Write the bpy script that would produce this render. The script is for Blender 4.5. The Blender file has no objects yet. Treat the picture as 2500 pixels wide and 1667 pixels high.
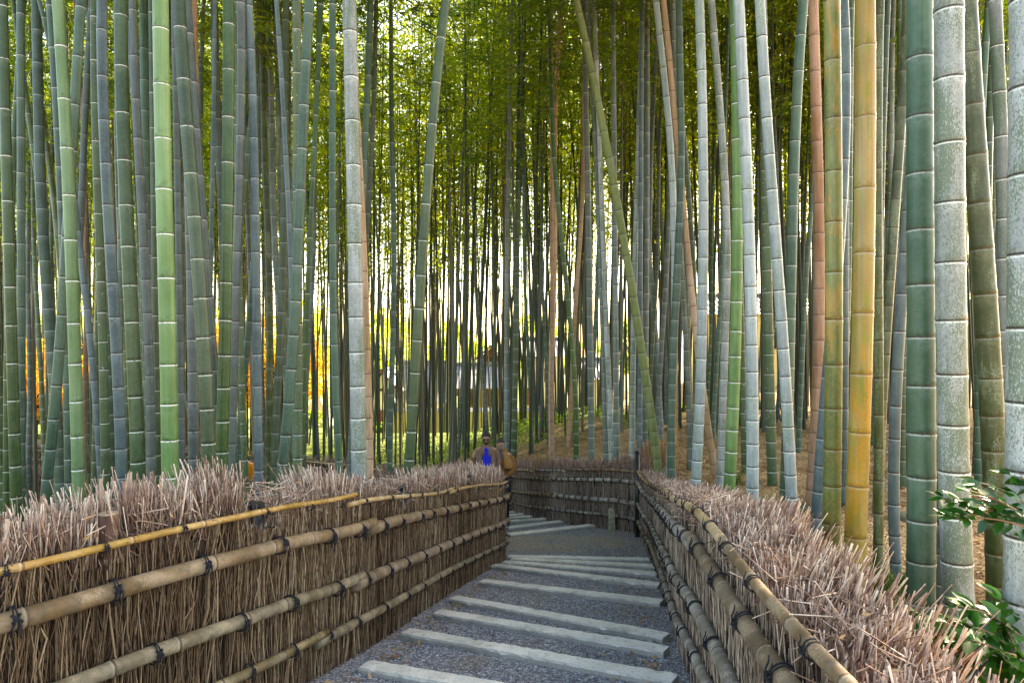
import bpy, math, random
import numpy as np
from mathutils import Vector, Matrix, noise as mnoise

random.seed(7)
RS = np.random.RandomState(11)
SC = bpy.context.scene
COL = SC.collection
CAMZ = 1.7
F = 1667.0          # focal length in photo pixels (24 mm lens)

# ------------------------------------------------------------------ camera, sky, sun, exposure
cam = bpy.data.objects.new('camera', bpy.data.cameras.new('camera'))
COL.objects.link(cam)
cam.location = (0, 0, CAMZ)
cam.rotation_euler = (math.radians(90), 0, 0)
cam.data.lens = 24.0
cam.data.sensor_width = 36.0
cam.data.clip_start = 0.05
cam.data.clip_end = 2000
SC.camera = cam

SUN_DIR = Vector((0.62, 0.70, 0.62)).normalized()      # towards the sun: ahead and to the right
w = bpy.data.worlds.new("World")
SC.world = w
w.use_nodes = True
nt = w.node_tree
bg = nt.nodes['Background']
sky = nt.nodes.new('ShaderNodeTexSky')
sky.sky_type = 'NISHITA'
sky.sun_disc = False
sky.sun_elevation = math.asin(SUN_DIR.z)
sky.sun_rotation = math.atan2(SUN_DIR.x, SUN_DIR.y)
sky.dust_density = 2.0
nt.links.new(sky.outputs[0], bg.inputs[0])
bg.inputs[1].default_value = 0.15

sl = bpy.data.lights.new('sun', 'SUN')
sl.energy = 5.0
sl.angle = math.radians(0.5)
sl.color = (1.0, 0.93, 0.80)
so = bpy.data.objects.new('sun', sl)
COL.objects.link(so)
so.rotation_euler = SUN_DIR.to_track_quat('Z', 'Y').to_euler()
so.location = (20, 20, 30)

SC.view_settings.view_transform = 'Standard'
SC.view_settings.look = 'None'
SC.view_settings.gamma = 1.0
SC.view_settings.exposure = 2.85
SC.view_settings.use_white_balance = True
SC.view_settings.white_balance_temperature = 8300
SC.cycles.max_bounces = 7
SC.cycles.diffuse_bounces = 4
SC.cycles.transmission_bounces = 4
SC.cycles.use_denoising = True

# ------------------------------------------------------------------ object helpers
def tag(o, label=None, cat=None, group=None, kind=None):
    if label: o['label'] = label
    if cat: o['category'] = cat
    if group: o['group'] = group
    if kind: o['kind'] = kind
    return o

def link(name, me, parent=None, loc=None):
    o = bpy.data.objects.new(name, me)
    COL.objects.link(o)
    if parent is not None: o.parent = parent
    if loc is not None: o.location = loc
    return o

def empty(name, loc=(0, 0, 0), rz=0.0):
    o = link(name, None)
    o.location = loc
    o.rotation_euler = (0, 0, rz)
    o.empty_display_size = 0.1
    return o

def mesh(name, V, Fc, mat, smooth=False, uvs=None, rnd=None):
    """V (n,3) array, Fc list of tuples or (m,k) array; uvs {name: (loops,2)}; rnd per-vertex float"""
    me = bpy.data.meshes.new(name)
    V = np.asarray(V, dtype=np.float32)
    if isinstance(Fc, np.ndarray):
        m, k = Fc.shape
        me.vertices.add(len(V)); me.vertices.foreach_set('co', V.ravel())
        me.loops.add(m * k); me.loops.foreach_set('vertex_index', Fc.astype(np.int32).ravel())
        me.polygons.add(m)
        me.polygons.foreach_set('loop_start', np.arange(0, m * k, k, dtype=np.int32))
        me.polygons.foreach_set('loop_total', np.full(m, k, dtype=np.int32))
    else:
        me.from_pydata([tuple(v) for v in V.tolist()], [], Fc)
    if uvs:
        for nm, arr in uvs.items():
            l = me.uv_layers.new(name=nm)
            l.data.foreach_set('uv', np.asarray(arr, dtype=np.float32).ravel())
    if rnd is not None:
        a = me.attributes.new('rnd', 'FLOAT', 'POINT')
        a.data.foreach_set('value', np.asarray(rnd, dtype=np.float32))
    me.update(calc_edges=True)
    if smooth:
        me.polygons.foreach_set('use_smooth', np.ones(len(me.polygons), dtype=bool))
    if mat is not None:
        for m_ in (mat if isinstance(mat, (list, tuple)) else [mat]): me.materials.append(m_)
    return me

class MB:
    """collects boxes, tubes, lathes into one mesh"""
    def __init__(s): s.v = []; s.f = []
    def add(s, V, Fc):
        n = len(s.v); s.v += [tuple(p) for p in V]; s.f += [tuple(i + n for i in f) for f in Fc]
    def box(s, c, d, M=None, taper=1.0):
        V = []
        for z in (-1, 1):
            t = taper if z > 0 else 1
            for x, y in ((-1, -1), (1, -1), (1, 1), (-1, 1)):
                p = Vector((c[0] + x * d[0] / 2 * t, c[1] + y * d[1] / 2 * t, c[2] + z * d[2] / 2))
                V.append(M @ p if M else p)
        s.add(V, [(3, 2, 1, 0), (4, 5, 6, 7), (0, 1, 5, 4), (1, 2, 6, 5), (2, 3, 7, 6), (3, 0, 4, 7)])
    def tube(s, P, R, n=8, cap=True):
        P = [Vector(p) for p in P]
        if not hasattr(R, '__len__'): R = [R] * len(P)
        V = []
        for i, p in enumerate(P):
            t = (P[min(i + 1, len(P) - 1)] - P[max(i - 1, 0)]).normalized()
            a = Vector((0, 0, 1)) if abs(t.z) < .9 else Vector((1, 0, 0))
            u = t.cross(a).normalized(); v = t.cross(u)
            for k in range(n):
                q = 2 * math.pi * k / n
                V.append(p + (u * math.cos(q) + v * math.sin(q)) * R[i])
        Fc = [(i * n + k, i * n + (k + 1) % n, (i + 1) * n + (k + 1) % n, (i + 1) * n + k) for i in range(len(P) - 1) for k in range(n)]
        if cap:
            Fc.append(tuple(range(n - 1, -1, -1))); Fc.append(tuple((len(P) - 1) * n + k for k in range(n)))
        s.add(V, Fc)
    def loft(s, rings, n=16, a0=0.0, a1=None, cap=True, M=None):
        """rings: (cx,cy,cz,rx,ry)"""
        full = a1 is None
        m = n if full else n + 1
        V = []
        for (cx, cy, cz, rx, ry) in rings:
            for k in range(m):
                q = a0 + (2 * math.pi if full else (a1 - a0)) * k / n
                p = Vector((cx + rx * math.cos(q), cy + ry * math.sin(q), cz))
                V.append(M @ p if M else p)
        Fc = []
        for i in range(len(rings) - 1):
            for k in range(n if full else n):
                k2 = (k + 1) % m if full else k + 1
                Fc.append((i * m + k, i * m + k2, (i + 1) * m + k2, (i + 1) * m + k))
        if cap and full:
            Fc.append(tuple(range(m - 1, -1, -1))); Fc.append(tuple((len(rings) - 1) * m + k for k in range(m)))
        s.add(V, Fc)
    def build(s, name, mat, parent=None, smooth=False, bevel=0, loc=None, subsurf=0):
        o = link(name, mesh(name, np.array(s.v), s.f, mat, smooth), parent, loc)
        if bevel:
            b = o.modifiers.new('bevel', 'BEVEL'); b.width = bevel; b.segments = 2; b.limit_method = 'ANGLE'
        if subsurf:
            b = o.modifiers.new('ss', 'SUBSURF'); b.levels = subsurf; b.render_levels = subsurf
        return o

# ------------------------------------------------------------------ material helpers
class NT:
    def __init__(s, name):
        s.m = bpy.data.materials.new(name); s.m.use_nodes = True
        s.t = s.m.node_tree; s.p = s.t.nodes['Principled BSDF']; s.out = s.t.nodes['Material Output']
    def n(s, typ, **kw):
        nd = s.t.nodes.new(typ)
        for k, v in kw.items():
            if k.startswith('i_'): nd.inputs[k[2:].replace('_', ' ')].default_value = v
            else: setattr(nd, k, v)
        return nd
    def l(s, a, b): s.t.links.new(a, b)
    def setv(s, sock, v):
        if hasattr(v, 'is_output'): s.l(v, sock)
        elif isinstance(v, (tuple, list)) and len(v) == 3 and sock.type == 'RGBA': sock.default_value = (*v, 1)
        else: sock.default_value = v
    def math(s, op, a, b=None, c=None, clamp=False):
        nd = s.n('ShaderNodeMath', operation=op, use_clamp=clamp)
        s.setv(nd.inputs[0], a)
        if b is not None: s.setv(nd.inputs[1], b)
        if c is not None: s.setv(nd.inputs[2], c)
        return nd.outputs[0]
    def step(s, v, lo, hi, a=0.0, b=1.0):
        nd = s.n('ShaderNodeMapRange', interpolation_type='SMOOTHSTEP')
        s.setv(nd.inputs[0], v); s.setv(nd.inputs[1], lo); s.setv(nd.inputs[2], hi); s.setv(nd.inputs[3], a); s.setv(nd.inputs[4], b)
        return nd.outputs[0]
    def mix(s, f, a, b):
        nd = s.n('ShaderNodeMix', data_type='RGBA')
        s.setv(nd.inputs[0], f); s.setv(nd.inputs[6], a); s.setv(nd.inputs[7], b)
        return nd.outputs[2]
    def ramp(s, f, stops):
        nd = s.n('ShaderNodeValToRGB'); s.setv(nd.inputs[0], f)
        el = nd.color_ramp.elements
        while len(el) < len(stops): el.new(0.5)
        for e, (p, c) in zip(el, stops): e.position = p; e.color = (*c, 1)
        return nd.outputs[0]
    def coord(s, scale=(1, 1, 1), shift=False, world=False):
        if world: o = s.n('ShaderNodeNewGeometry').outputs['Position']
        else: o = s.n('ShaderNodeTexCoord').outputs['Object']
        mp = s.n('ShaderNodeMapping'); mp.inputs['Scale'].default_value = scale
        s.l(o, mp.inputs[0])
        if shift:
            r = s.n('ShaderNodeObjectInfo').outputs['Random']
            v = s.n('ShaderNodeVectorMath', operation='SCALE'); v.inputs[0].default_value = (37, 91, 53); s.l(r, v.inputs[3])
            a = s.n('ShaderNodeVectorMath', operation='ADD'); s.l(mp.outputs[0], a.inputs[0]); s.l(v.outputs[0], a.inputs[1])
            return a.outputs[0]
        return mp.outputs[0]
    def noise(s, vec, scale, detail=3, rough=0.5, dist=0.0, col=False):
        nd = s.n('ShaderNodeTexNoise'); s.l(vec, nd.inputs['Vector'])
        nd.inputs['Scale'].default_value = scale; nd.inputs['Detail'].default_value = detail
        nd.inputs['Roughness'].default_value = rough; nd.inputs['Distortion'].default_value = dist
        return nd.outputs['Color' if col else 'Fac']
    def voro(s, vec, scale, feature='F1', out='Color'):
        nd = s.n('ShaderNodeTexVoronoi', feature=feature); s.l(vec, nd.inputs['Vector']); nd.inputs['Scale'].default_value = scale
        return nd.outputs[out]
    def bump(s, h, strength, dist=0.01):
        nd = s.n('ShaderNodeBump'); nd.inputs['Strength'].default_value = strength; nd.inputs['Distance'].default_value = dist
        s.l(h, nd.inputs['Height']); s.l(nd.outputs[0], s.p.inputs['Normal'])
    def done(s, col, rough=0.6, spec=0.5):
        s.setv(s.p.inputs['Base Color'], col); s.setv(s.p.inputs['Roughness'], rough)
        s.p.inputs['Specular IOR Level'].default_value = spec
        return s.m

def plain(name, c, rough=0.7, spec=0.4, var=0.25, scale=8.0, bump=0.0):
    m = NT(name); v = m.coord()
    n = m.noise(v, scale, 4, 0.6)
    c2 = tuple(x * (1 - var) for x in c); c3 = tuple(min(1, x * (1 + var)) for x in c)
    col = m.mix(m.step(n, 0.3, 0.7), c2, c3)
    if bump: m.bump(m.noise(v, scale * 6, 4), bump, 0.01)
    return m.done(col, rough, spec)

def cane_mat(name, c1, c2, lich=None, lamt=0.0, powder=0.3, pcol=(.42, .48, .44), dark=(.035, .03, .02), white=0.8, bw=1.0, stain=None, rough=0.38, spots=0.0, dw=1.0, spec=0.32, along=2, grain=0.32, vr=(.78, 1.2)):
    """skin of a bamboo cane. UV layer 'node': x = metres above the lower joint, y = metres below the upper joint"""
    m = NT(name)
    sc = [1, 1, 1]; sc[along] = 0.22
    v = m.coord(shift=True); vs = m.coord(tuple(sc), shift=True)
    uv = m.n('ShaderNodeUVMap', uv_map='node').outputs[0]
    sp = m.n('ShaderNodeSeparateXYZ'); m.l(uv, sp.inputs[0]); a, b = sp.outputs[0], sp.outputs[1]
    big = m.noise(vs, 9, 3, 0.55)
    col = m.mix(m.step(big, 0.3, 0.7), c1, c2)
    rnd = m.n('ShaderNodeObjectInfo').outputs['Random']
    hs = m.n('ShaderNodeHueSaturation'); m.l(col, hs.inputs['Color'])
    m.l(m.step(rnd, 0, 1, vr[0], vr[1]), hs.inputs['Value']); m.l(m.step(m.math('FRACT', m.math('MULTIPLY', rnd, 7.3)), 0, 1, 0.8, 1.15), hs.inputs['Saturation'])
    col = hs.outputs[0]
    if stain is not None:
        st = m.noise(vs, 22, 4, 0.6)
        col = m.mix(m.math('MULTIPLY', m.step(st, 0.48, 0.62), 0.75), col, stain)
    big2 = m.noise(vs, 3.1, 4, .6)
    hv = m.n('ShaderNodeHueSaturation'); m.l(col, hv.inputs['Color']); m.l(m.step(big2, .3, .7, .72, 1.22), hv.inputs['Value']); m.l(m.step(big2, .7, .3, .85, 1.1), hv.inputs['Saturation'])
    col = hv.outputs[0]
    # fine vertical fibre
    sc2 = [60, 60, 60]; sc2[along] = 1.5
    fib = m.noise(m.coord(tuple(sc2), shift=True), 1.0, 2, 0.5)
    col = m.mix(m.step(fib, 0.3, 0.8, 0, grain), col, (0.02, 0.03, 0.015))
    # wax bloom below the upper joint
    pn = m.noise(v, 38, 4, 0.65)
    pw = m.math('MULTIPLY', m.step(b, 0.11, 0.0), m.step(pn, 0.3, 0.6), clamp=True)
    base_p = m.math('MULTIPLY', m.step(pn, 0.42, 0.72), 0.35)
    col = m.mix(m.math('MULTIPLY', m.math('MAXIMUM', pw, base_p), powder), col, pcol)
    if along == 2:
        sz_ = m.n('ShaderNodeSeparateXYZ'); m.l(m.n('ShaderNodeTexCoord').outputs['Object'], sz_.inputs[0])
        low = m.math('MULTIPLY', m.step(sz_.outputs[2], 2.4, .2), m.step(m.noise(vs, 14, 4, .65), .38, .62))
        col = m.mix(m.math('MULTIPLY', low, .55), col, tuple(x * .55 + y for x, y in zip(c1, (.0, .022, .0))))
        dirt = m.math('MULTIPLY', m.step(a, .07, .0), m.step(m.noise(v, 30, 4, .7), .4, .65))
        col = m.mix(m.math('MULTIPLY', dirt, .7), col, tuple(x * .4 for x in c1))
    if lich is not None:
        scl = [1, 1, 1]; scl[along] = .45
        ln = m.noise(m.coord(tuple(scl), shift=True), 210, 5, 0.8); lm = m.noise(vs, 9, 3, 0.6)
        th = m.step(lm, 0.36, 0.66, 0.78 - lamt * 0.24, 0.5 - lamt * 0.10)
        mk = m.step(m.math('SUBTRACT', ln, th), -0.03, 0.05)
        col = m.mix(m.math('MULTIPLY', mk, 0.85), col, lich)
    if spots:
        s2 = m.noise(v, 28, 2, 0.5)
        col = m.mix(m.step(s2, 0.66, 0.72, 0, spots), col, (.5, .56, .5))
    brk = m.step(m.noise(v, 90, 2, 0.5), 0.36, 0.46, 0.25, 1.0)
    wb = m.math('MULTIPLY', m.math('MULTIPLY', m.step(b, 0.0135 * bw, 0.010 * bw), m.step(b, 0.0015, 0.003)), m.math('MULTIPLY', brk, white))
    col = m.mix(wb, col, (.74, .73, .66))
    mn = m.math('MINIMUM', a, b)
    dk = m.math('MULTIPLY', m.step(mn, 0.0058 * dw, 0.0032 * dw), m.step(m.noise(v, 60, 2), 0.25, 0.45, 0.6, 0.95))
    col = m.mix(dk, col, dark)
    m.bump(m.math('ADD', m.math('MULTIPLY', fib, 0.5), pn), 0.18, 0.004)
    return m.done(col, m.step(pn, 0.2, 0.8, rough - 0.05, rough + 0.16), spec)

def strand_mat(name, stops, rough=0.8):
    m = NT(name)
    at = m.n('ShaderNodeAttribute', attribute_name='rnd').outputs['Fac']
    c = m.ramp(at, stops)
    n = m.noise(m.coord(), 35, 3, 0.6)
    c = m.mix(m.step(n, 0.35, 0.75, 0.0, 0.45), c, tuple(x * 0.45 for x in stops[0][1]))
    return m.done(c, rough, 0.25)

def leaf_mat(name, stops, trans=0.5, rough=0.5, gloss=True, tcol=(1.5, 1.55, .55)):
    m = NT(name)
    at = m.n('ShaderNodeAttribute', attribute_name='rnd').outputs['Fac']
    r = m.n('ShaderNodeObjectInfo').outputs['Random']
    f = m.math('FRACT', m.math('ADD', m.math('MULTIPLY', at, 0.58), m.math('MULTIPLY', r, 0.42)))
    c = m.ramp(f, stops)
    m.done(c, rough, 0.35 if gloss else 0.15)
    tr = m.n('ShaderNodeBsdfTranslucent')
    mul = m.n('ShaderNodeMix', data_type='RGBA', blend_type='MULTIPLY'); mul.inputs[0].default_value = 1.0
    mul.clamp_result = True
    m.l(c, mul.inputs[6]); mul.inputs[7].default_value = (*tcol, 1)
    m.l(mul.outputs[2], tr.inputs['Color'])
    mx = m.n('ShaderNodeMixShader'); mx.inputs[0].default_value = trans
    m.l(m.p.outputs[0], mx.inputs[1]); m.l(tr.outputs[0], mx.inputs[2]); m.l(mx.outputs[0], m.out.inputs['Surface'])
    return m.m

# ------------------------------------------------------------------ terrain
OUTER = np.array([(.75, -6), (.75, .6), (.75, 1.3), (.76, 1.96), (.80, 2.5), (.86, 3.1), (.98, 4.08), (1.2, 5.4), (1.36, 6.4), (1.62, 8.0), (1.82, 9.95)])
BACK = np.array([(1.80, 10.0), (1.19, 10.9), (.80, 11.8), (.39, 13.0), (0, 14.6)])
FAR = np.array([(0, 14.6), (-1.3, 16.3), (-4.2, 18.5), (-7.3, 20.0), (-12, 21.5), (-20, 23)])
LEFT = np.array([(-3.6, .9), (-2.6, 1.6), (-1.75, 2.2), (-1.45, 2.66), (-1.20, 3.07), (-.95, 3.86), (-.83, 4.39), (-.57, 5.87), (-.30, 7.2), (-.05, 8.33)])
RETURN = np.array([(-.05, 8.33), (-.45, 9.6), (-1.1, 11.2), (-2.6, 13.0), (-5.0, 15.0), (-9, 17.0), (-14, 18.6)])
POLY = np.vstack([[(-80, -20), (.75, -20)], OUTER, BACK, FAR[1:], [(-80, 26)]])

def sstep(x, a, b):
    t = np.clip((x - a) / (b - a), 0, 1); return t * t * (3 - 2 * t)

def inside(X, Y, P=POLY):
    r = np.zeros(X.shape, bool); n = len(P)
    for i in range(n):
        x0, y0 = P[i]; x1, y1 = P[(i + 1) % n]
        c = ((y0 > Y) != (y1 > Y))
        with np.errstate(divide='ignore', invalid='ignore'):
            xi = (x1 - x0) * (Y - y0) / (y1 - y0 if y1 != y0 else 1e-9) + x0
        r ^= c & (X < xi)
    return r

def dist(X, Y, P):
    d = np.full(np.shape(X), 1e9)
    for i in range(len(P) - 1):
        a = P[i]; b = P[i + 1]; ab = b - a
        t = np.clip(((X - a[0]) * ab[0] + (Y - a[1]) * ab[1]) / (ab @ ab), 0, 1)
        d = np.minimum(d, np.hypot(X - a[0] - t * ab[0], Y - a[1] - t * ab[1]))
    return d

OUTALL = np.vstack([OUTER, BACK[1:], FAR[1:]])

def zpath(X, Y):
    """height of the path and of the hollow left of it"""
    X = np.asarray(X, float); Y = np.asarray(Y, float)
    Yp = Y - .35 * (X - .8) * sstep(Y, 8.8, 11.5)
    h = np.interp(Yp, [-20, 3.1, 8.4, 10, 18.5, 200], [1.7, 1.7, 2.68, 2.83, 4.3, 4.3])
    return CAMZ - h

def zbank(X, Y):
    """the raised bank outside the outer fences"""
    X = np.asarray(X, float); Y = np.asarray(Y, float)
    h = 1.45 + .05 * (np.clip(Y, -10, 22) - 3) + 2.0 * sstep(3 - X, 0, 8)
    tgt = 4.2 - 1.2 * sstep(X, 2, 12) + 1.5 * sstep(Y, 30, 42) * (1 - sstep(X, 3, 14))
    k = sstep(Y, 22, 34)
    return CAMZ - (h * (1 - k) + tgt * k)

def zground(X, Y):
    X = np.asarray(X, float); Y = np.asarray(Y, float)
    ins = inside(X, Y)
    d = dist(X, Y, OUTALL)
    sd = np.where(ins, -d, d)
    k = sstep(sd, .14, .40)
    z = zpath(X, Y) * (1 - k) + zbank(X, Y) * k
    k2 = sstep(Y, 24, 34)
    return z * (1 - k2) + zbank(X, Y) * k2

def zg(x, y): return float(zground(np.array([x]), np.array([y]))[0])
def zp(x, y): return float(zpath(x, y))

def unpix(x, y, D): return Vector(((x - 1250) / F * D, D, CAMZ - (y - 833) / F * D))
def onpath(x, y):
    D = 6.0
    for _ in range(60):
        h = CAMZ - zp((x - 1250) / F * D, D); D = 0.5 * D + 0.5 * h * F / (y - 833)
    return unpix(x, y, D)

# materials of the ground
def mat_litter():
    m = NT('leaf_litter'); v = m.coord(world=True)
    vs = m.coord((1, 1, 1), world=True)
    a = m.voro(vs, 55); sp = m.n('ShaderNodeSeparateColor'); m.l(a, sp.inputs[0])
    c = m.ramp(sp.outputs[0], [(0, (.13, .065, .03)), (.35, (.36, .21, .09)), (.7, (.54, .35, .17)), (1, (.64, .47, .28))])
    n = m.noise(v, 1.3, 4, 0.6)
    c = m.mix(m.step(n, .45, .75, 0, .55), c, (.07, .045, .022))
    # beyond the grove the ground is lawn
    sy = m.n('ShaderNodeSeparateXYZ'); m.l(m.n('ShaderNodeNewGeometry').outputs['Position'], sy.inputs[0])
    lawn = m.math('ADD', sy.outputs[1], m.math('MULTIPLY', m.noise(v, .35, 3), 6))
    lawn = m.math('MULTIPLY', m.step(lawn, 22, 26), m.step(sy.outputs[0], 8, 2))
    g = m.mix(m.step(m.noise(v, 6, 4), .35, .65), (.10, .17, .03), (.24, .28, .06))
    c = m.mix(lawn, c, g)
    m.bump(m.voro(vs, 55, 'F1', 'Distance'), 0.9, 0.03)
    return m.done(c, .85, .2)

def mat_gravel():
    m = NT('gravel'); v = m.coord(world=True)
    a = m.voro(v, 72); sp = m.n('ShaderNodeSeparateColor'); m.l(a, sp.inputs[0])
    c = m.ramp(sp.outputs[0], [(0, (.13, .13, .15)), (.3, (.26, .265, .30)), (.62, (.42, .43, .47)), (.88, (.62, .62, .65)), (1, (.8, .8, .8))])
    e = m.voro(v, 72, 'DISTANCE_TO_EDGE', 'Distance')
    c = m.mix(m.step(e, .16, .02, 0, .75), c, (.04, .04, .045))
    n = m.noise(v, 1.7, 5, .65)
    c = m.mix(m.step(n, .53, .68, 0, .55), c, (.24, .20, .14))
    sy = m.n('ShaderNodeSeparateXYZ'); m.l(v, sy.inputs[0])
    flat = m.math('MULTIPLY', m.math('MULTIPLY', m.step(sy.outputs[1], 8.6, 9.1), m.step(sy.outputs[1], 10.6, 9.7)), m.step(m.noise(v, 2.6, 4, .6), .36, .56))
    c = m.mix(m.math("MULTIPLY", flat, .8), c, (.40, .32, .22))
    m.bump(m.math('MINIMUM', e, .25), 0.8, 0.03)
    return m.done(c, .75, .35)

M_LITTER = mat_litter(); M_GRAVEL = mat_gravel()

def grid_axis(pts):
    out = []
    for (a, b, st) in pts: out += list(np.arange(a, b, st))
    return np.array(out + [pts[-1][1]])

def sheet(name, xs, ys, zf, mat, keep=None):
    X, Y = np.meshgrid(xs, ys); Z = zf(X, Y)
    V = np.stack([X, Y, Z], -1).reshape(-1, 3); nx = len(xs)
    i, j = np.meshgrid(np.arange(len(ys) - 1), np.arange(nx - 1), indexing='ij')
    b = (i * nx + j).ravel()
    Fc = np.stack([b, b + 1, b + nx + 1, b + nx], 1)
    if keep is not None:
        c = V[Fc].mean(1); Fc = Fc[keep(c[:, 0], c[:, 1])]
        u, inv = np.unique(Fc, return_inverse=True); V = V[u]; Fc = inv.reshape(-1, 4)
    return link(name, mesh(name, V, Fc, mat, True))

def corridor(X, Y):
    """inside the fenced path"""
    ins = inside(X, Y) & (Y < 23)
    lp = np.vstack([[(-80, 1.0)], LEFT, RETURN[1:], [(-80, 19)]])
    return ins & ~inside(X, Y, lp)

def ground_z(X, Y):
    z = zground(X, Y)
    c = corridor(X, Y) | ((dist(X, Y, OUTALL) < .17) & (Y < 23)) | ((dist(X, Y, LEFT) < .12) & (Y < 8.4))
    n = .03 * np.sin(X * 1.7 + Y * .6) * np.cos(Y * 1.3 - X * .4) * (Y < 40)
    return np.where(c, z - .06, z + n)

g = sheet('ground', grid_axis([(-400, -60, 40), (-60, -16, 4), (-16, -7, .5), (-7, 5, .15), (5, 14, .4), (14, 60, 4), (60, 400, 40)]),
          grid_axis([(-30, -2, 4), (-2, 17, .15), (17, 40, .6), (40, 600, 40)]), ground_z, M_LITTER)
tag(g, kind='structure')
def near_path(X, Y): return corridor(X, Y) | ((dist(X, Y, LEFT) < .12) & (Y < 9)) | ((dist(X, Y, OUTALL) < .42) & (Y < 16))
def path_z(X, Y):
    return zpath(X, Y) + .003 * np.sin(X * 9 + Y * 4) + .002 * np.sin(Y * 13 - X * 5)
pth = sheet('gravel_path', grid_axis([(-14, -4, .3), (-4, 3, .08)]), grid_axis([(-3, 1.5, .3), (1.5, 15, .08), (15, 23, .3)]), path_z, M_GRAVEL, near_path)
tag(pth, kind='structure')

# ------------------------------------------------------------------ canes (bamboo culms and fence rails)
def smooth_path(P, step=0.08, k=5):
    P = np.asarray(P, float)
    d = np.r_[0, np.cumsum(np.linalg.norm(np.diff(P, axis=0), axis=1))]
    n = max(3, int(d[-1] / step)); s = np.linspace(0, d[-1], n)
    Q = np.stack([np.interp(s, d, P[:, i]) for i in range(P.shape[1])], 1)
    for _ in range(k):
        Q[1:-1] = (Q[:-2] + 2 * Q[1:-1] + Q[2:]) / 4
    return Q

def cane(name, P, rfun, nodes, mat, sides=16, detail=True, up=(0, 1, 0), cap=True):
    """tube along P with a swollen joint at every arc length in nodes"""
    P = np.asarray(P, float)
    d = np.r_[0, np.cumsum(np.linalg.norm(np.diff(P, axis=0), axis=1))]; L = d[-1]
    nodes = [n for n in nodes if 0.01 < n < L - 0.01]
    rings = [(0.0, 1.0)]
    edges = [0.0] + list(nodes) + [L]
    for i in range(len(edges) - 1):
        a, b = edges[i], edges[i + 1]; sp = b - a
        r = float(rfun((a + b) / 2))
        if detail:
            mid = [(a + sp * t, 0.985) for t in (.25, .5, .75)]
            if i > 0: rings += [(a + .12 * r, 1.035), (a + .45 * r, .995)]
            rings += mid
            if i < len(edges) - 2: rings += [(b - .5 * r, .99), (b - .16 * r, 1.03), (b, 0.975)]
        else:
            if i > 0: rings += [(a + .18 * r, 1.0)]
            rings += [(a + sp * .5, 0.98)]
            if i < len(edges) - 2: rings += [(b, 1.03)]
    rings.append((L, 1.0)); rings.sort()
    S = np.array([q[0] for q in rings]); K = np.array([q[1] for q in rings])
    C = np.stack([np.interp(S, d, P[:, i]) for i in range(3)], 1)
    e = 0.03
    T = np.stack([np.interp(np.minimum(S + e, L), d, P[:, i]) - np.interp(np.maximum(S - e, 0), d, P[:, i]) for i in range(3)], 1)
    T /= np.linalg.norm(T, axis=1)[:, None]
    U = np.cross(np.array(up, float)[None, :], T); U /= np.linalg.norm(U, axis=1)[:, None]
    W = np.cross(T, U)
    R = np.array([rfun(s) for s in S]) * K
    q = np.linspace(0, 2 * math.pi, sides, endpoint=False)
    V = C[:, None, :] + R[:, None, None] * (np.cos(q)[None, :, None] * U[:, None, :] + np.sin(q)[None, :, None] * W[:, None, :])
    V = V.reshape(-1, 3); n = len(S)
    i, j = np.meshgrid(np.arange(n - 1), np.arange(sides), indexing='ij'); i = i.ravel(); j = j.ravel(); j2 = (j + 1) % sides
    Fc = np.stack([i * sides + j, i * sides + j2, (i + 1) * sides + j2, (i + 1) * sides + j], 1)
    ed = np.array(edges); smid = (S[i] + S[i + 1]) / 2
    seg = np.clip(np.searchsorted(ed, smid) - 1, 0, len(ed) - 2)
    lo, hi = ed[seg], ed[seg + 1]
    uv = np.zeros((len(Fc), 4, 2))
    for c, ii in enumerate((i, i, i + 1, i + 1)):
        uv[:, c, 0] = np.where(lo <= 0, 0.3, S[ii] - lo); uv[:, c, 1] = np.where(hi >= L, 0.3, hi - S[ii])
    if cap:
        V = np.vstack([V, C[0], C[-1]]); a = len(V) - 2
        k = np.arange(sides); k2 = (k + 1) % sides
        tris = [(int(x), int(y), a) for x, y in zip(k2, k)] + [((n - 1) * sides + int(x), (n - 1) * sides + int(y), a + 1) for x, y in zip(k, k2)]
        me = bpy.data.meshes.new(name)
        faces = Fc.tolist() + tris
        me.from_pydata(V.tolist(), [], faces)
        l = me.uv_layers.new(name='node')
        full = np.concatenate([uv.reshape(-1, 2), np.full((len(tris) * 3, 2), 0.3)])
        l.data.foreach_set('uv', full.astype(np.float32).ravel())
        me.polygons.foreach_set('use_smooth', np.ones(len(me.polygons), bool))
        me.materials.append(mat); me.update()
        return me
    return mesh(name, V, Fc, mat, True, {'node': uv.reshape(-1, 2)})

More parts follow.
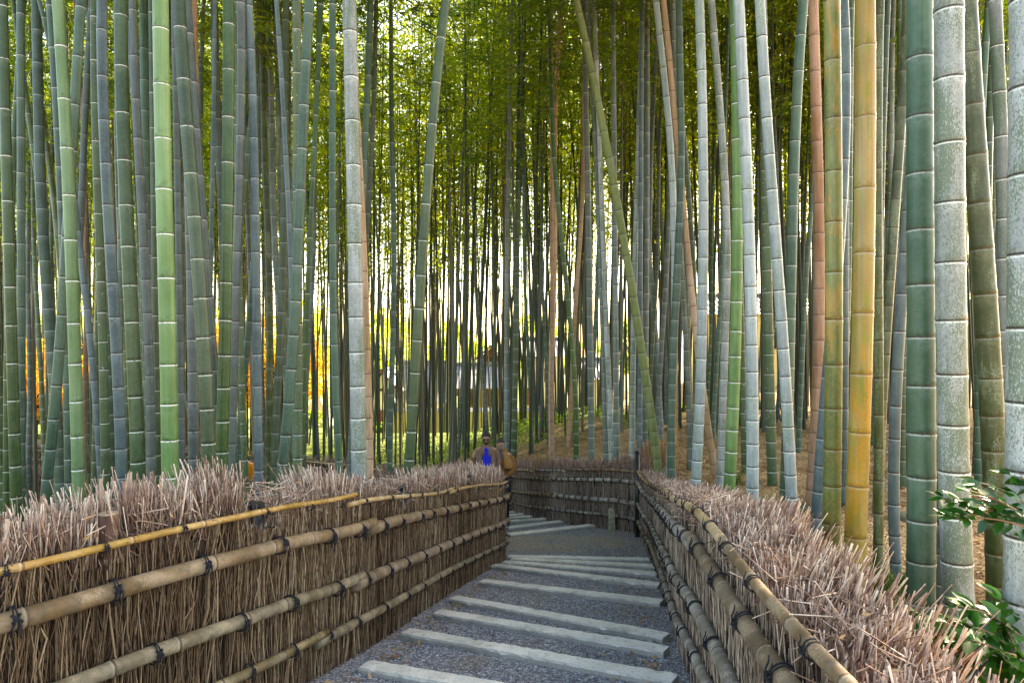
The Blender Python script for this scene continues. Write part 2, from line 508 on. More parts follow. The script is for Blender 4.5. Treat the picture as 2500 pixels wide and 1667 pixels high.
CM = {
 'bright': cane_mat('bamboo_bright_green', (.085, .165, .050), (.12, .21, .07), powder=.3, pcol=(.26, .34, .22), white=.85, bw=.8, dw=.5, rough=.36),
 'green': cane_mat('bamboo_deep_green', (0.030, 0.064, 0.017), (0.051, 0.093, 0.027), powder=.35, pcol=(.16, .22, .15), white=.6, bw=.85, dw=.8, rough=.3),
 'teal': cane_mat('bamboo_blue_green', (.040, .085, .052), (.07, .125, .085), powder=.5, pcol=(.16, .23, .20), white=.35, dw=1.0, lich=(.06, .10, .05), lamt=.15),
 'grey': cane_mat('bamboo_grey', (.075, .100, .090), (.115, .145, .135), powder=.5, pcol=(.24, .26, .27), white=.25, lich=(.07, .10, .06), lamt=.2),
 'blue': cane_mat('bamboo_blue_grey', (.085, .125, .135), (.13, .18, .195), powder=.5, pcol=(.24, .30, .33), white=.3, lich=(.10, .15, .10), lamt=.1),
 'pale': cane_mat('bamboo_pale', (.28, .345, .35), (.38, .45, .455), powder=.5, pcol=(.48, .56, .57), white=.7, lich=(.13, .20, .10), lamt=.15),
 'mottle': cane_mat('bamboo_mottled', (0.342, 0.370, 0.366), (0.456, 0.484, 0.484), powder=.5, pcol=(.55, .60, .58), white=.7, lich=(.08, .12, .06), lamt=.9),
 'mottle2': cane_mat('bamboo_mottled_grey', (0.145, 0.170, 0.162), (0.204, 0.230, 0.225), powder=.5, pcol=(.32, .35, .36), white=.6, lich=(.05, .09, .04), lamt=.8),
 'moss': cane_mat('bamboo_mossy', (.065, .095, .04), (.11, .145, .08), powder=.4, pcol=(.24, .28, .23), white=.6, lich=(.05, .10, .03), lamt=.8, spots=.5),
 'olive': cane_mat('bamboo_olive', (0.038, 0.051, 0.010), (0.068, 0.085, 0.019), powder=.45, pcol=(.17, .19, .12), white=.1, dark=(.05, .03, .01), lich=(.17, .20, .13), lamt=.3, rough=.32),
 'yellow': cane_mat('bamboo_yellow', (.40, .235, .002), (.48, .31, .005), powder=.1, pcol=(.40, .42, .25), white=.12, dark=(.16, .09, .02), stain=(.25, .25, .03), rough=.28, lich=(.46, .19, .008), lamt=.2),
 'ochre': cane_mat('bamboo_green_ochre', (0.136, 0.152, 0.032), (0.192, 0.192, 0.048), powder=.3, pcol=(.33, .36, .22), white=.12, dark=(.09, .05, .01), stain=(.42, .22, .03), rough=.3, lich=(.06, .09, .03), lamt=.35),
 'tan': cane_mat('bamboo_dead_tan', (.46, .25, .11), (.55, .32, .16), powder=.15, pcol=(.5, .4, .3), white=.1, dark=(.12, .05, .025), lich=(.27, .15, .08), lamt=.35, rough=.6, spec=.25),
 'pink': cane_mat('bamboo_dead_brown', (.30, .16, .09), (.38, .22, .14), powder=.25, pcol=(.46, .36, .3), white=.1, dark=(.14, .06, .04), lich=(.24, .14, .10), lamt=.3, rough=.6, spec=.25),
 'lean': cane_mat('bamboo_yellow_moss', (0.135, 0.158, 0.059), (0.189, 0.207, 0.090), powder=.3, pcol=(.42, .46, .3), white=.1, lich=(.14, .19, .06), lamt=.7, rough=.5),
 'dark': cane_mat('bamboo_dark', (.045, .07, .03), (.075, .10, .05), powder=.35, pcol=(.14, .18, .14), white=.3, rough=.4),
}

LEAFM = leaf_mat('bamboo_leaf', [(0, (.03, .07, .008)), (.3, (.065, .13, .012)), (.6, (.16, .23, .02)), (.88, (.40, .41, .045)), (1, (.54, .44, .05)), (.6, (.20, .27, .02)), (.88, (.46, .46, .035)), (1, (.58, .46, .04))], .62)
TWIGM = plain('bamboo_twig', (.16, .15, .07), .7)

def leaf_quads(C, Dv, ln, wd, rs):
    """C leaf base points, Dv unit directions -> verts, quads"""
    n = len(C)
    r = rs.normal(size=(n, 3)); S = np.cross(Dv, r); S /= np.linalg.norm(S, axis=1)[:, None] + 1e-9
    N = np.cross(Dv, S)
    ln = ln[:, None]; wd = wd[:, None]
    V = np.stack([C, C + Dv * ln * .4 + S * wd * .5 + N * wd * .12, C + Dv * ln - N * ln * .06, C + Dv * ln * .4 - S * wd * .5 + N * wd * .12], 1)
    return V.reshape(-1, 3), np.arange(4 * n).reshape(n, 4)

def strands(P, R, sides=3):
    """P (N,K,3) control points, R (N,K) radii -> verts, quads (vectorised thin tubes)"""
    N, K, _ = P.shape
    T = np.zeros_like(P); T[:, 1:-1] = P[:, 2:] - P[:, :-2]; T[:, 0] = P[:, 1] - P[:, 0]; T[:, -1] = P[:, -1] - P[:, -2]
    T /= np.linalg.norm(T, axis=2)[..., None] + 1e-9
    ref = np.where(np.abs(T[..., 2:3]) > .8, np.array([1., 0, 0]), np.array([0, 0, 1.]))
    U = np.cross(T, ref); U /= np.linalg.norm(U, axis=2)[..., None] + 1e-9; W = np.cross(T, U)
    q = 2 * math.pi * np.arange(sides) / sides
    V = P[:, :, None, :] + R[:, :, None, None] * (np.cos(q)[None, None, :, None] * U[:, :, None, :] + np.sin(q)[None, None, :, None] * W[:, :, None, :])
    base = (np.arange(N) * K * sides)[:, None, None] + (np.arange(K - 1) * sides)[None, :, None]
    j = np.arange(sides)[None, None, :]; j2 = (np.arange(sides) + 1)[None, None, :] % sides
    Fc = np.stack([base + j, base + j2, base + sides + j2, base + sides + j], -1).reshape(-1, 4)
    caps = None
    return V.reshape(-1, 3), Fc

def crown_meshes(seed, length=8.5, dens=1.0, leaf=.135, spread=1.25):
    """leafy top of a bamboo: local z runs up along the culm from the first branch"""
    rs = np.random.RandomState(seed)
    zs = np.arange(0.2, length, .36)
    BP, BR, LC, LD = [], [], [], []
    for iz, z in enumerate(zs):
        t = z / length
        for b in range(2 if t < .85 else 3):
            if t < .22 and rs.rand() < .45: continue
            az = rs.rand() * 2 * math.pi
            bl = spread * (0.55 + .75 * math.sin(math.pi * min(1, .25 + t * .75))) * rs.uniform(.6, 1.15)
            up = rs.uniform(.15, .75)
            k = np.linspace(0, 1, 5)
            rad = bl * k
            h = bl * (up * k - (.45 + .5 * rs.rand()) * k * k)
            p = np.stack([np.cos(az) * rad, np.sin(az) * rad, z + h], 1)
            p[1:, :] += rs.normal(scale=.03, size=(4, 3))
            BP.append(p); BR.append(np.linspace(.008, .002, 5))
            nt_ = int(7 * dens * (0.6 + .6 * rs.rand()))
            for q in range(nt_):
                f = rs.uniform(.22, 1.0)
                c = np.array([np.interp(f, k, p[:, i]) for i in range(3)])
                a2 = az + rs.normal() * 1.0
                tl = rs.uniform(.18, .5)
                e = c + np.array([math.cos(a2) * tl, math.sin(a2) * tl, tl * rs.uniform(-.6, .35)])
                nl = rs.randint(8, 14)
                g_ = rs.uniform(.2, 1.05, size=nl)[:, None]
                LC.append(c + (e - c) * g_ + rs.normal(scale=.025, size=(nl, 3)))
                dd = np.stack([np.cos(a2) + rs.normal(scale=.6, size=nl), np.sin(a2) + rs.normal(scale=.6, size=nl), rs.uniform(-1.1, .15, size=nl)], 1)
                LD.append(dd / np.linalg.norm(dd, axis=1)[:, None])
                if q % 3 == 0:
                    mid = (c + e) / 2; BP.append(np.array([c, c * .75 + e * .25, mid, mid * .5 + e * .5, e])); BR.append(np.full(5, .002))
    LC = np.concatenate(LC); LD = np.concatenate(LD); n = len(LC)
    V, Q = leaf_quads(LC, LD, leaf * rs.uniform(.7, 1.25, n), leaf * .2 * rs.uniform(.8, 1.3, n), rs)
    lv = mesh('bamboo_leaves', V, Q, LEAFM, rnd=np.repeat(np.clip(rs.normal(.45, .25, n), 0, 1), 4))
    V, Q = strands(np.array(BP), np.array(BR), 3)
    br = mesh('bamboo_branches', V, Q, TWIGM)
    return br, lv

CROWNS = [crown_meshes(100 + i, dens=1.9, leaf=.115) for i in range(7)]

def smooth_nodes(L, s0, s1, rs, start=.1):
    """joint positions: short internodes near the ground, longer higher up"""
    out = []; s = start
    while s < L:
        out.append(s); s += min(s0 + s1 * s, s0 + .27) * rs.uniform(.95, 1.05)
    return out

def add_crown(root, P0, axis, k, scale=1.0, sz=1.0):
    br, lv = CROWNS[k % len(CROWNS)]
    q = Vector(axis).to_track_quat('Z', 'Y')
    for nm, me in (('branches', br), ('foliage', lv)):
        o = link(nm, me, root); o.location = P0
        o.rotation_mode = 'QUATERNION'; o.rotation_quaternion = q @ Matrix.Rotation(k * 1.7, 3, 'Z').to_quaternion()
        o.scale = (scale, scale, sz)

def bamboo(D, pts, wpx, typ, label, group=None, sp=(.155, .045), crown=True, top=13.0, crown_at=6.6, sides=None, seed=0):
    """culm measured in the photo: pts = (x, y) picture points, turned into a leaning culm standing D metres away"""
    rs = np.random.RandomState(seed + 5)
    pts = sorted(pts, key=lambda p: p[1])
    xs = np.array([p[0] for p in pts], float); ys = np.array([p[1] for p in pts], float)
    Xp = (xs - 1250) / F * D; Zp = CAMZ - (ys - 833) / F * D
    o_ = np.argsort(Zp); Zp = Zp[o_]; Xp = Xp[o_]
    deg = 1 if len(pts) == 2 else 2 if len(pts) < 5 else 3
    co = np.polyfit(Zp, Xp, deg)
    f = np.poly1d(co); df = f.deriv()
    zlo, zhi = Zp[0], Zp[-1]
    def X(z):
        return np.where(z < zlo, f(zlo) + df(zlo) * (z - zlo) * .7, np.where(z > zhi, f(zhi) + df(zhi) * (z - zhi), f(np.clip(z, zlo, zhi))))
    x0 = float(X(np.array(zlo)));
    zb = zg(x0, D)
    for _ in range(3):
        x0 = float(X(np.array(zb))); zb = zg(x0, D)
    z = np.linspace(zb - .12, zb + top, 46)
    ylean = rs.uniform(-.02, .02)
    P = np.stack([X(z) - x0, (z - zb) * ylean, z - zb], 1)
    r0 = wpx * D / F / 2
    zref = CAMZ + (833 - 620) / F * D - zb
    def rf(s): return max(.012, r0 * (1 - .030 * (s - zref)) if s < 6 else r0 * (1 - .030 * (6 - zref)) * (1 - .085 * (s - 6)))
    near = D < 7
    if typ == 'yellow': sp = (.235, .055)
    if typ == 'ochre': sp = (.19, .045)
    me = cane('culm', P, rf, smooth_nodes(top, sp[0] * rs.uniform(.92, 1.1), sp[1], rs, .08 + rs.rand() * .1), CM[typ],
              sides or (26 if near else 14), detail=near or D < 12)
    root = empty('bamboo', (x0, D, zb))
    tag(root, label, 'bamboo', group)
    link('culm', me, root)
    if crown:
        i = int(np.searchsorted(P[:, 2], crown_at))
        ax = P[-1] - P[i]
        add_crown(root, P[i], ax / np.linalg.norm(ax), seed, 1.0, .75)
    return root

# ------------------------------------------------------------------ bamboos that can be told apart
B = [
 # D, points, width px, skin, label
 (4.6, [(18,0),(26,500),(31,600),(38,1050),(42,1200)], 24, 'green', 'green bamboo with white joint rings, second culm from the left edge'),
 (6.6, [(38,0),(30,250),(12,600),(13,1050)], 15, 'green', 'thin dark green bamboo at the very left edge'),
 (6.4, [(67,0),(65,500),(60,600),(56,1050)], 18, 'teal', 'slim dull green bamboo just right of the two left edge culms'),
 (8.5, [(76,400),(103,600),(128,980),(133,1150)], 13, 'moss', 'brownish culm curving right with a sunlit patch low down at left'),
 (4.8, [(165,700),(160,850),(140,950),(118,1190)], 23, 'teal', 'culm leaning outward to the left at its foot near the left edge'),
 (6.5, [(87,0),(132,217),(150,400)], 11, 'teal', 'thin culm crossing rightward behind the straight teal culm top left'),
 (5.8, [(134,0),(155,500),(165,600),(170,1050)], 19, 'teal', 'teal culm close against the left side of a bright green one'),
 (4.4, [(155,0),(177,500),(184,600),(192,1050),(196,1190)], 28, 'bright', 'bright green white-ringed bamboo standing left of the wooden post'),
 (9.0, [(173,0),(190,217),(205,700)], 9, 'pink', 'thin brown dead culm behind the bright green one at left'),
 (8.6, [(211,0),(231,217),(240,700)], 13, 'moss', 'tan brown culm leaning right between two pale green culms'),
 (7.2, [(200,700),(222,900),(232,1000),(245,1180)], 15, 'blue', 'slender blue grey culm slanting right at its foot above the left brushwood'),
 (6.0, [(240,0),(246,500),(249,600),(257,935),(259,1150)], 20, 'moss', 'grey green culm speckled with moss above the left fence'),
 (5.0, [(257,0),(267,500),(275,600),(290,890),(295,1050),(300,1200)], 25, 'blue', 'smooth blue grey culm left of the deep green one'),
 (4.5, [(289,0),(304,500),(310,600),(326,935),(333,1050),(336,1150)], 32, 'green', 'thick deep green culm leaning slightly right in the left stand'),
 (7.0, [(320,0),(311,250),(300,700)], 14, 'teal', 'thin teal culm crossing behind the thick deep green one'),
 (6.0, [(322,0),(343,500),(350,600),(366,980),(368,1100)], 20, 'grey', 'dark grey bamboo immediately right of the deep green one'),
 (7.0, [(383,0),(385,600),(388,1050),(386,1120)], 16, 'green', 'dark culm half hidden by the broadest light green bamboo'),
 (4.0, [(401,0),(407,500),(411,600),(415,890),(417,1050),(418,1160)], 38, 'bright', 'broadest light green bamboo with crisp white rings in the left stand'),
 (7.2, [(432,400),(436,600),(440,900),(443,1150)], 16, 'grey', 'grey culm filling the gap right of the broadest light green bamboo'),
 (5.4, [(455,500),(461,700),(466,900),(470,1150)], 25, 'grey', 'pale grey culm low between two green ones'),
 (4.4, [(426,0),(439,217),(466,500),(475,600),(491,846),(504,1050),(508,1150)], 32, 'green', 'glossy green culm leaning right beside the broadest light green one'),
 (4.7, [(459,0),(473,217),(491,500),(502,600),(520,890),(533,1050),(543,1150)], 27, 'grey', 'leaning grey culm running alongside the glossy green one'),
 (7.4, [(477,0),(481,300),(490,700)], 13, 'pink', 'brown culm glimpsed behind the leaning grey one'),
 (7.6, [(519,0),(515,500),(511,600),(507,900)], 11, 'blue', 'thin dark blue grey culm beside the upright green one at left centre'),
 (4.6, [(549,0),(549,500),(547,600),(545,800),(541,1000),(538,1150)], 29, 'green', 'upright deep green bamboo between two grey ones at left centre'),
 (5.2, [(585,0),(583,400),(578,600),(569,846),(565,1050),(562,1190)], 22, 'grey', 'grey culm against the right side of the upright deep green bamboo'),
 (6.4, [(588,750),(590,900),(596,1050),(601,1190)], 15, 'moss', 'short grey culm segment with moss left of the black post'),
 (5.2, [(598,0),(611,217),(616,500),(620,600),(623,846),(629,1050),(631,1230)], 21, 'blue', 'blue grey bamboo rising directly behind the short black post'),
 (7.8, [(614,0),(596,289),(590,600)], 12, 'teal', 'thin teal culm leaning left above the blue grey bamboo'),
 (6.6, [(683,0),(701,325),(710,500),(716,700),(722,1000)], 12, 'blue', 'slender blue culm crossing behind the bowed culm left of centre'),
 (7.0, [(732,0),(717,500),(705,900)], 12, 'teal', 'slim teal culm leaning left beside the bowed one'),
 (5.0, [(752,0),(737,253),(730,500),(723,668),(714,846),(703,980),(692,1070),(685,1190)], 25, 'teal', 'bowed bamboo leaning left toward its foot behind the left fence'),
 (7.5, [(777,0),(759,400),(754,600),(743,800),(736,1100)], 13, 'green', 'thin dark green culm just right of the bowed bamboo'),
 (6.3, [(728,900),(728,1000),(727,1190)], 22, 'moss', 'mossy culm stub rising beside the foot of the bowed bamboo'),
 (5.9, [(811,0),(812,600),(815,846),(824,1050),(830,1180)], 17, 'teal', 'slim culm standing just left of the tall pale trunk-like bamboo'),
 (4.5, [(854,0),(861,268),(865,536),(869,700),(873,900),(876,1100)], 36, 'mottle', 'tall pale whitish bamboo, widest left of the picture centre'),
 (6.9, [(880,400),(892,700),(900,900),(903,1130)], 16, 'tan', 'dead tan culm tucked behind the tall pale whitish bamboo'),
 (4.9, [(1089,0),(1068,191),(1049,383),(1039,530),(1027,700),(1018,843),(1008,987),(999,1130)], 24, 'green', 'green bamboo with white rings leaning right over the brushwood at centre'),
 (8.3, [(1405,0),(1431,134),(1458,268),(1489,402),(1516,530),(1540,700),(1556,815),(1576,930),(1593,1030),(1603,1110)], 20, 'lean', 'mossy yellowish bamboo leaning far left, its foot near the tall black post'),
 (10.5, [(1348,500),(1348,700),(1348,1100)], 9, 'pink', 'straight thin reddish brown culm right of the pair of walkers'),
 (11.0, [(1350,300),(1384,700),(1398,843),(1405,958),(1407,1110)], 12, 'green', 'green ringed culm bending left as it rises above the back fence'),
 (11.5, [(1266,300),(1262,700),(1257,958),(1254,1120)], 13, 'green', 'green culm standing just right of the walking pair'),
 (12.5, [(1246,200),(1240,700),(1235,870),(1238,1060)], 13, 'mottle2', 'mottled grey culm rising behind the woman in the shawl'),
 (10.5, [(1430,300),(1438,700),(1441,900),(1444,1110)], 15, 'mottle2', 'speckled grey culm second from the yellowish leaning one'),
 (10.8, [(1450,300),(1465,700),(1476,900),(1478,1110)], 12, 'mottle2', 'left one of two speckled culms that bend left together'),
 (10.2, [(1462,300),(1475,700),(1487,900),(1493,1120)], 13, 'mottle', 'right one of two speckled culms that bend left together'),
 (10.6, [(1500,300),(1503,700),(1504,900),(1506,1120)], 14, 'mottle2', 'upright grey culm left of the leaning yellowish bamboo foot'),
 (9.8, [(1553,600),(1547,843),(1543,1130)], 14, 'mottle', 'grey speckled culm rising behind the tall black post'),
 (10.2, [(1568,300),(1565,700),(1563,900),(1562,1120)], 12, 'blue', 'smooth bluish culm crossing behind the yellowish leaning bamboo'),
 (11.0, [(1580,300),(1579,700),(1576,880),(1574,1100)], 12, 'mottle2', 'thin grey culm right of the smooth bluish one'),
 (9.2, [(1619,200),(1636,400),(1646,700),(1643,872),(1638,1073),(1634,1150)], 17, 'pale', 'pale slender culm left of the long orange dead one'),
 (9.6, [(1655,600),(1653,700),(1650,1000),(1649,1150)], 10, 'tan', 'thin orange brown culm next to the pale slender one'),
 (9.6, [(1655,500),(1665,700),(1672,815),(1680,960),(1684,1150)], 13, 'mottle2', 'thin mottled culm bending right at its foot beside the pale one'),
 (8.9, [(1619,0),(1638,230),(1657,383),(1672,530),(1683,653),(1694,806),(1724,1000),(1737,1106),(1752,1191)], 16, 'tan', 'long orange dead culm slanting across behind the pale culms'),
 (9.5, [(1638,0),(1653,153),(1676,344),(1690,577),(1700,800)], 13, 'dark', 'dark green culm running parallel to the long orange dead one'),
 (6.6, [(1704,0),(1713,253),(1715,506),(1713,768),(1709,959),(1704,1074),(1698,1180)], 24, 'pale', 'pale blue white bamboo nearest the orange culm'),
 (7.8, [(1742,0),(1758,217),(1773,434),(1776,560),(1774,750)], 19, 'mottle', 'lichen speckled culm behind the green ringed one at right centre'),
 (6.0, [(1786,0),(1793,253),(1795,506),(1795,671),(1792,844),(1788,1036),(1778,1213)], 27, 'bright', 'light green white-ringed bamboo between the pale ones'),
 (5.7, [(1805,0),(1814,217),(1827,506),(1834,730),(1836,960),(1838,1100),(1837,1247)], 28, 'pale', 'grey white culm with moss at its foot, right of the light green one'),
 (8.0, [(1871,600),(1877,900),(1886,1150),(1888,1260)], 23, 'moss', 'brownish mossy culm left of the whitest bamboo'),
 (5.2, [(1849,0),(1863,217),(1881,470),(1899,691),(1910,883),(1924,1036),(1931,1170),(1935,1315)], 26, 'pale', 'whitest bamboo, slanting right down to the brushwood'),
 (6.2, [(1954,0),(1946,145),(1935,361),(1930,542),(1927,691),(1926,844),(1915,1250)], 25, 'teal', 'teal culm leaning left behind the whitest bamboo'),
 (6.6, [(1986,0),(1995,289),(1999,542),(2000,768),(1996,959),(1989,1100),(1982,1191)], 26, 'pink', 'broad brown dead culm left of the two yellow bamboos'),
 (3.9, [(2024,0),(2028,253),(2031,542),(2033,800),(2033,1074),(2026,1298),(2026,1480)], 40, 'ochre', 'green bamboo streaked with ochre beside the bright yellow one'),
 (4.9, [(2053,0),(2055,253),(2051,542),(2030,800),(2003,1085),(1995,1298),(1988,1417)], 28, 'blue', 'blue white culm passing behind the ochre streaked bamboo'),
 (6.8, [(2073,0),(2071,542),(2067,900),(2063,1100)], 15, 'grey', 'dark grey culm in the gap between the two yellow bamboos'),
 (3.72, [(2102,0),(2103,542),(2103,700),(2101,800),(2096,1036),(2086,1298),(2080,1489)], 48, 'yellow', 'bright golden yellow bamboo with orange stains'),
 (4.1, [(2136,0),(2134,542),(2138,700),(2140,806),(2142,1100),(2141,1489)], 22, 'olive', 'slim olive green culm immediately right of the golden bamboo'),
 (8.2, [(2170,0),(2160,289),(2150,542),(2146,900)], 17, 'teal', 'grey green culm leaning left behind the slim olive one'),
 (9.0, [(2190,0),(2188,361),(2186,800)], 13, 'grey', 'thin grey culm left of the dark slanting olive one'),
 (6.4, [(2217,0),(2203,253),(2185,542),(2170,730),(2159,883),(2148,1100)], 23, 'olive', 'dark olive culm slanting left toward its foot'),
 (4.3, [(2228,0),(2225,217),(2214,506),(2201,691),(2190,883),(2182,1100),(2180,1255),(2190,1425)], 25, 'blue', 'smooth blue grey culm with grass around its foot'),
 (3.15, [(2262,0),(2260,300),(2257,700),(2257,1100),(2252,1298),(2248,1532)], 62, 'teal', 'thick blue green bamboo with white joint rings left of the mottled white one'),
 (3.0, [(2297,0),(2300,181),(2306,542),(2312,768),(2318,1036),(2326,1213),(2335,1425),(2345,1600)], 66, 'mottle', 'thick mottled white bamboo with green lichen'),
 (3.75, [(2358,0),(2367,181),(2387,398),(2394,542),(2400,691),(2410,883),(2424,1000),(2433,1170),(2437,1468)], 51, 'olive', 'thick dark olive culm right of the mottled white one'),
 (8.0, [(2415,0),(2407,100),(2397,300),(2390,600)], 17, 'teal', 'slim green culm leaning left behind the olive one'),
 (7.5, [(2434,0),(2440,181),(2434,600)], 14, 'grey', 'thin grey green culm between the olive one and the right edge'),
 (4.7, [(2436,300),(2444,500),(2446,615),(2450,844),(2456,1100)], 30, 'mottle2', 'mottled culm partly hidden by the bamboo at the right edge'),
 (2.15, [(2503,0),(2504,400),(2503,800),(2502,1200),(2500,1500)], 92, 'mottle', 'biggest pale green mottled bamboo cut off by the right edge'),
 (3.9, [(2298,1100),(2297,1450),(2296,700)], 28, 'grey', 'grey culm in the slit between the thick blue green and mottled ones'),
 (7.9, [(2206,400),(2208,900),(2206,1180)], 17, 'moss', 'brownish moss covered culm right of the smooth blue grey one'),
 (9.0, [(1812,900),(1816,1050),(1818,1220)], 15, 'moss', 'mossy green culm between the light green and grey white ones'),
]
def behind(D, px):
    """farther back until the culm stands clear of the fenced path"""
    while D < 19:
        x = np.array([(px - 1250) / F * D]); y = np.array([D])
        if not corridor(x, y)[0] and min(dist(x, y, P)[0] for P in (OUTALL, LEFT, RETURN)) > .24: return D
        D += .1
    return D
B = [(behind(D, pts[-1][0]), pts, wp, typ, lab) for (D, pts, wp, typ, lab) in B]
for i, (D, pts, wp, typ, lab) in enumerate(B):
    bamboo(D, pts, wp, typ, lab, 'tall bamboo culms along the fenced path', seed=i)

# ------------------------------------------------------------------ the grove behind: copies of a few culms
def culm_variant(seed, H=14.5, r0=.055):
    rs = np.random.RandomState(seed)
    z = np.linspace(-.15, H, 30)
    a, b = rs.uniform(-.35, .35), rs.uniform(0, 6)
    t = z / H
    bend = a * np.sin(math.pi * np.clip(t, 0, 1)) + .02 * np.sin(z * 1.3 + b)
    P = np.stack([bend, .4 * bend * math.sin(b), z], 1)
    def rf(s): return max(.010, r0 * (1 - .028 * s) if s < 6 else r0 * .832 * (1 - .09 * (s - 6)))
    ns = smooth_nodes(H, .15, .036, rs, .1)
    return P, rf, ns
GT = ['grey', 'blue', 'teal', 'green', 'moss', 'mottle2', 'tan', 'pink', 'dark', 'olive', 'pale', 'teal']
GW = np.array([17, 10, 13, 14, 9, 12, 3.0, 3, 26, 12, 2.0, 7.]); GW /= GW.sum()
VAR = {}
for ti, t_ in enumerate(GT):
    for k in range(2):
        P, rf, ns = culm_variant(40 + ti * 3 + k, 15.5)
        VAR[(ti, k)] = cane('culm', P, rf, ns, CM[t_], 10, detail=False)

def free(x, y, placed, mind):
    X = np.array([x]); Y = np.array([y])
    if corridor(X, Y)[0]: return False
    for P in (OUTALL, LEFT, RETURN):
        if dist(X, Y, P)[0] < .33: return False
    return all((x - a) ** 2 + (y - b) ** 2 > mind * mind for a, b in placed)

rg = np.random.RandomState(23)
placed = []
for (D, pts, wp, typ, lab) in B: placed.append(((pts[-1][0] - 1250) / F * D, D))
PLACED_BG = []
tries = 0
while len(PLACED_BG) < 215 and tries < 60000:
    tries += 1
    px = rg.uniform(-60, 2560)
    D = 7.2 + 23 * rg.rand() ** 1.35
    x = (px - 1250) / F * D
    if px < 600 and D < 6.5: continue
    if 560 < px < 1000 and rg.rand() < .15: continue
    if 1010 < px < 1290 and D < 14.2: continue
    if not free(x, D, placed, .30): continue
    placed.append((x, D)); PLACED_BG.append((x, D, px))
BGLAB = {
 'grey': 'slim grey bamboo culm in the crowded stand behind', 'blue': 'slim blue grey bamboo culm in the crowded stand behind',
 'teal': 'slim dull green bamboo culm in the crowded stand behind', 'green': 'slim deep green bamboo culm in the crowded stand behind',
 'moss': 'slim mossy speckled bamboo culm in the crowded stand behind', 'mottle2': 'slim grey mottled bamboo culm in the crowded stand behind',
 'tan': 'slim orange tan dead culm in the crowded stand behind', 'pink': 'slim reddish brown dead culm in the crowded stand behind',
 'dark': 'slim nearly black green bamboo culm in the crowded stand behind', 'olive': 'slim olive bamboo culm in the crowded stand behind',
 'pale': 'slim whitish bamboo culm in the crowded stand behind'}
for i, (x, D, px) in enumerate(PLACED_BG):
    ti = rg.choice(len(GT), p=GW); k = rg.randint(2)
    if GT[ti] in ('tan', 'pink', 'pale') and D < 11.5: ti = 2
    sc = rg.uniform(.72, 1.12)
    root = empty('bamboo', (x, D, zg(x, D)))
    root.rotation_euler = (rg.normal() * .012, rg.normal() * (.022 if px > 900 else .035), rg.rand() * .8 - .4)
    tag(root, BGLAB[GT[ti]], 'bamboo', 'crowded bamboo stand behind, ' + GT[ti] + ' culms')
    o = link('culm', VAR[(ti, k)], root)
    o.scale = (sc, sc, 1); o.rotation_euler = (0, 0, math.pi * rg.randint(2))
    start = rg.uniform(6.0, 8.6)
    add_crown(root, Vector((0, 0, start)), (0, 0, 1), i, rg.uniform(.9, 1.15), rg.uniform(.95, 1.12))

# farther culms and their leaves, past three hundred of a kind
rs = np.random.RandomState(5)
FP, FR = [], []; farpos = []
for i in range(1080):
    D = 15.5 + 21 * rs.rand(); px = rs.uniform(-150, 2650)
    x = (px - 1250) / F * D
    if corridor(np.array([x]), np.array([D]))[0] or min(dist(np.array([x]), np.array([D]), P_)[0] for P_ in (OUTALL, RETURN)) < .3: continue
    z = zg(x, D) - .1; lx, ly = rs.normal() * .028, rs.normal() * .02; H = rs.uniform(13.5, 17)
    k = np.linspace(0, 1, 9); bend = rs.normal() * .3
    FP.append(np.stack([x + lx * H * k + bend * k * k, D + ly * H * k, z + H * k], 1)); FR.append(rs.uniform(.028, .05) * (1 - .75 * k ** 1.5)); farpos.append((x + lx * H, D, z, H))
V, Q = strands(np.array(FP), np.array(FR), 6)
M_FARC = NT('far_culm'); _a = M_FARC.n('ShaderNodeAttribute', attribute_name='rnd').outputs['Fac']
M_FARC = M_FARC.done(M_FARC.ramp(_a, [(0, (.018, .028, .012)), (.5, (.045, .065, .04)), (.85, (.09, .11, .09)), (1, (.16, .09, .045))]), .5, .4)
o = link('distant_bamboo_culms', mesh('distant_bamboo_culms', V, Q, M_FARC, True, rnd=np.repeat(rs.rand(len(FP)), 9 * 6)))
tag(o, 'mass of thin bamboo culms at the far side of the grove', 'bamboo grove', kind='stuff')
LC, LD = [], []
for i, (x, D, z, H) in enumerate(farpos):
    n = 520 if D < 28 else 380
    zz = z + H * (1 - rs.rand(n) ** 1.15 * (.43 if i % 5 else .6))
    a = rs.rand(n) * 6.283; r = .25 + 1.25 * rs.rand(n)
    c = np.stack([x + np.cos(a) * r, D + np.sin(a) * r, zz - r * .25], 1)
    c = np.round(c / .28) * .28 * .5 + c * .5
    LC.append(c + rs.normal(scale=.05, size=(n, 3))); d = rs.normal(size=(n, 3)); d[:, 2] -= .5; LD.append(d / np.linalg.norm(d, axis=1)[:, None])
LC = np.concatenate(LC); LD = np.concatenate(LD); n = len(LC)
V, Q = leaf_quads(LC, LD, rs.uniform(.15, .24, n), rs.uniform(.04, .06, n), rs)
o = link('distant_bamboo_leaves', mesh('distant_bamboo_leaves', V, Q, LEAFM, rnd=np.repeat(np.clip(rs.normal(.55, .25, n), 0, 1), 4)))
tag(o, 'fine leaf canopy of the far side of the grove', 'foliage', kind='stuff')

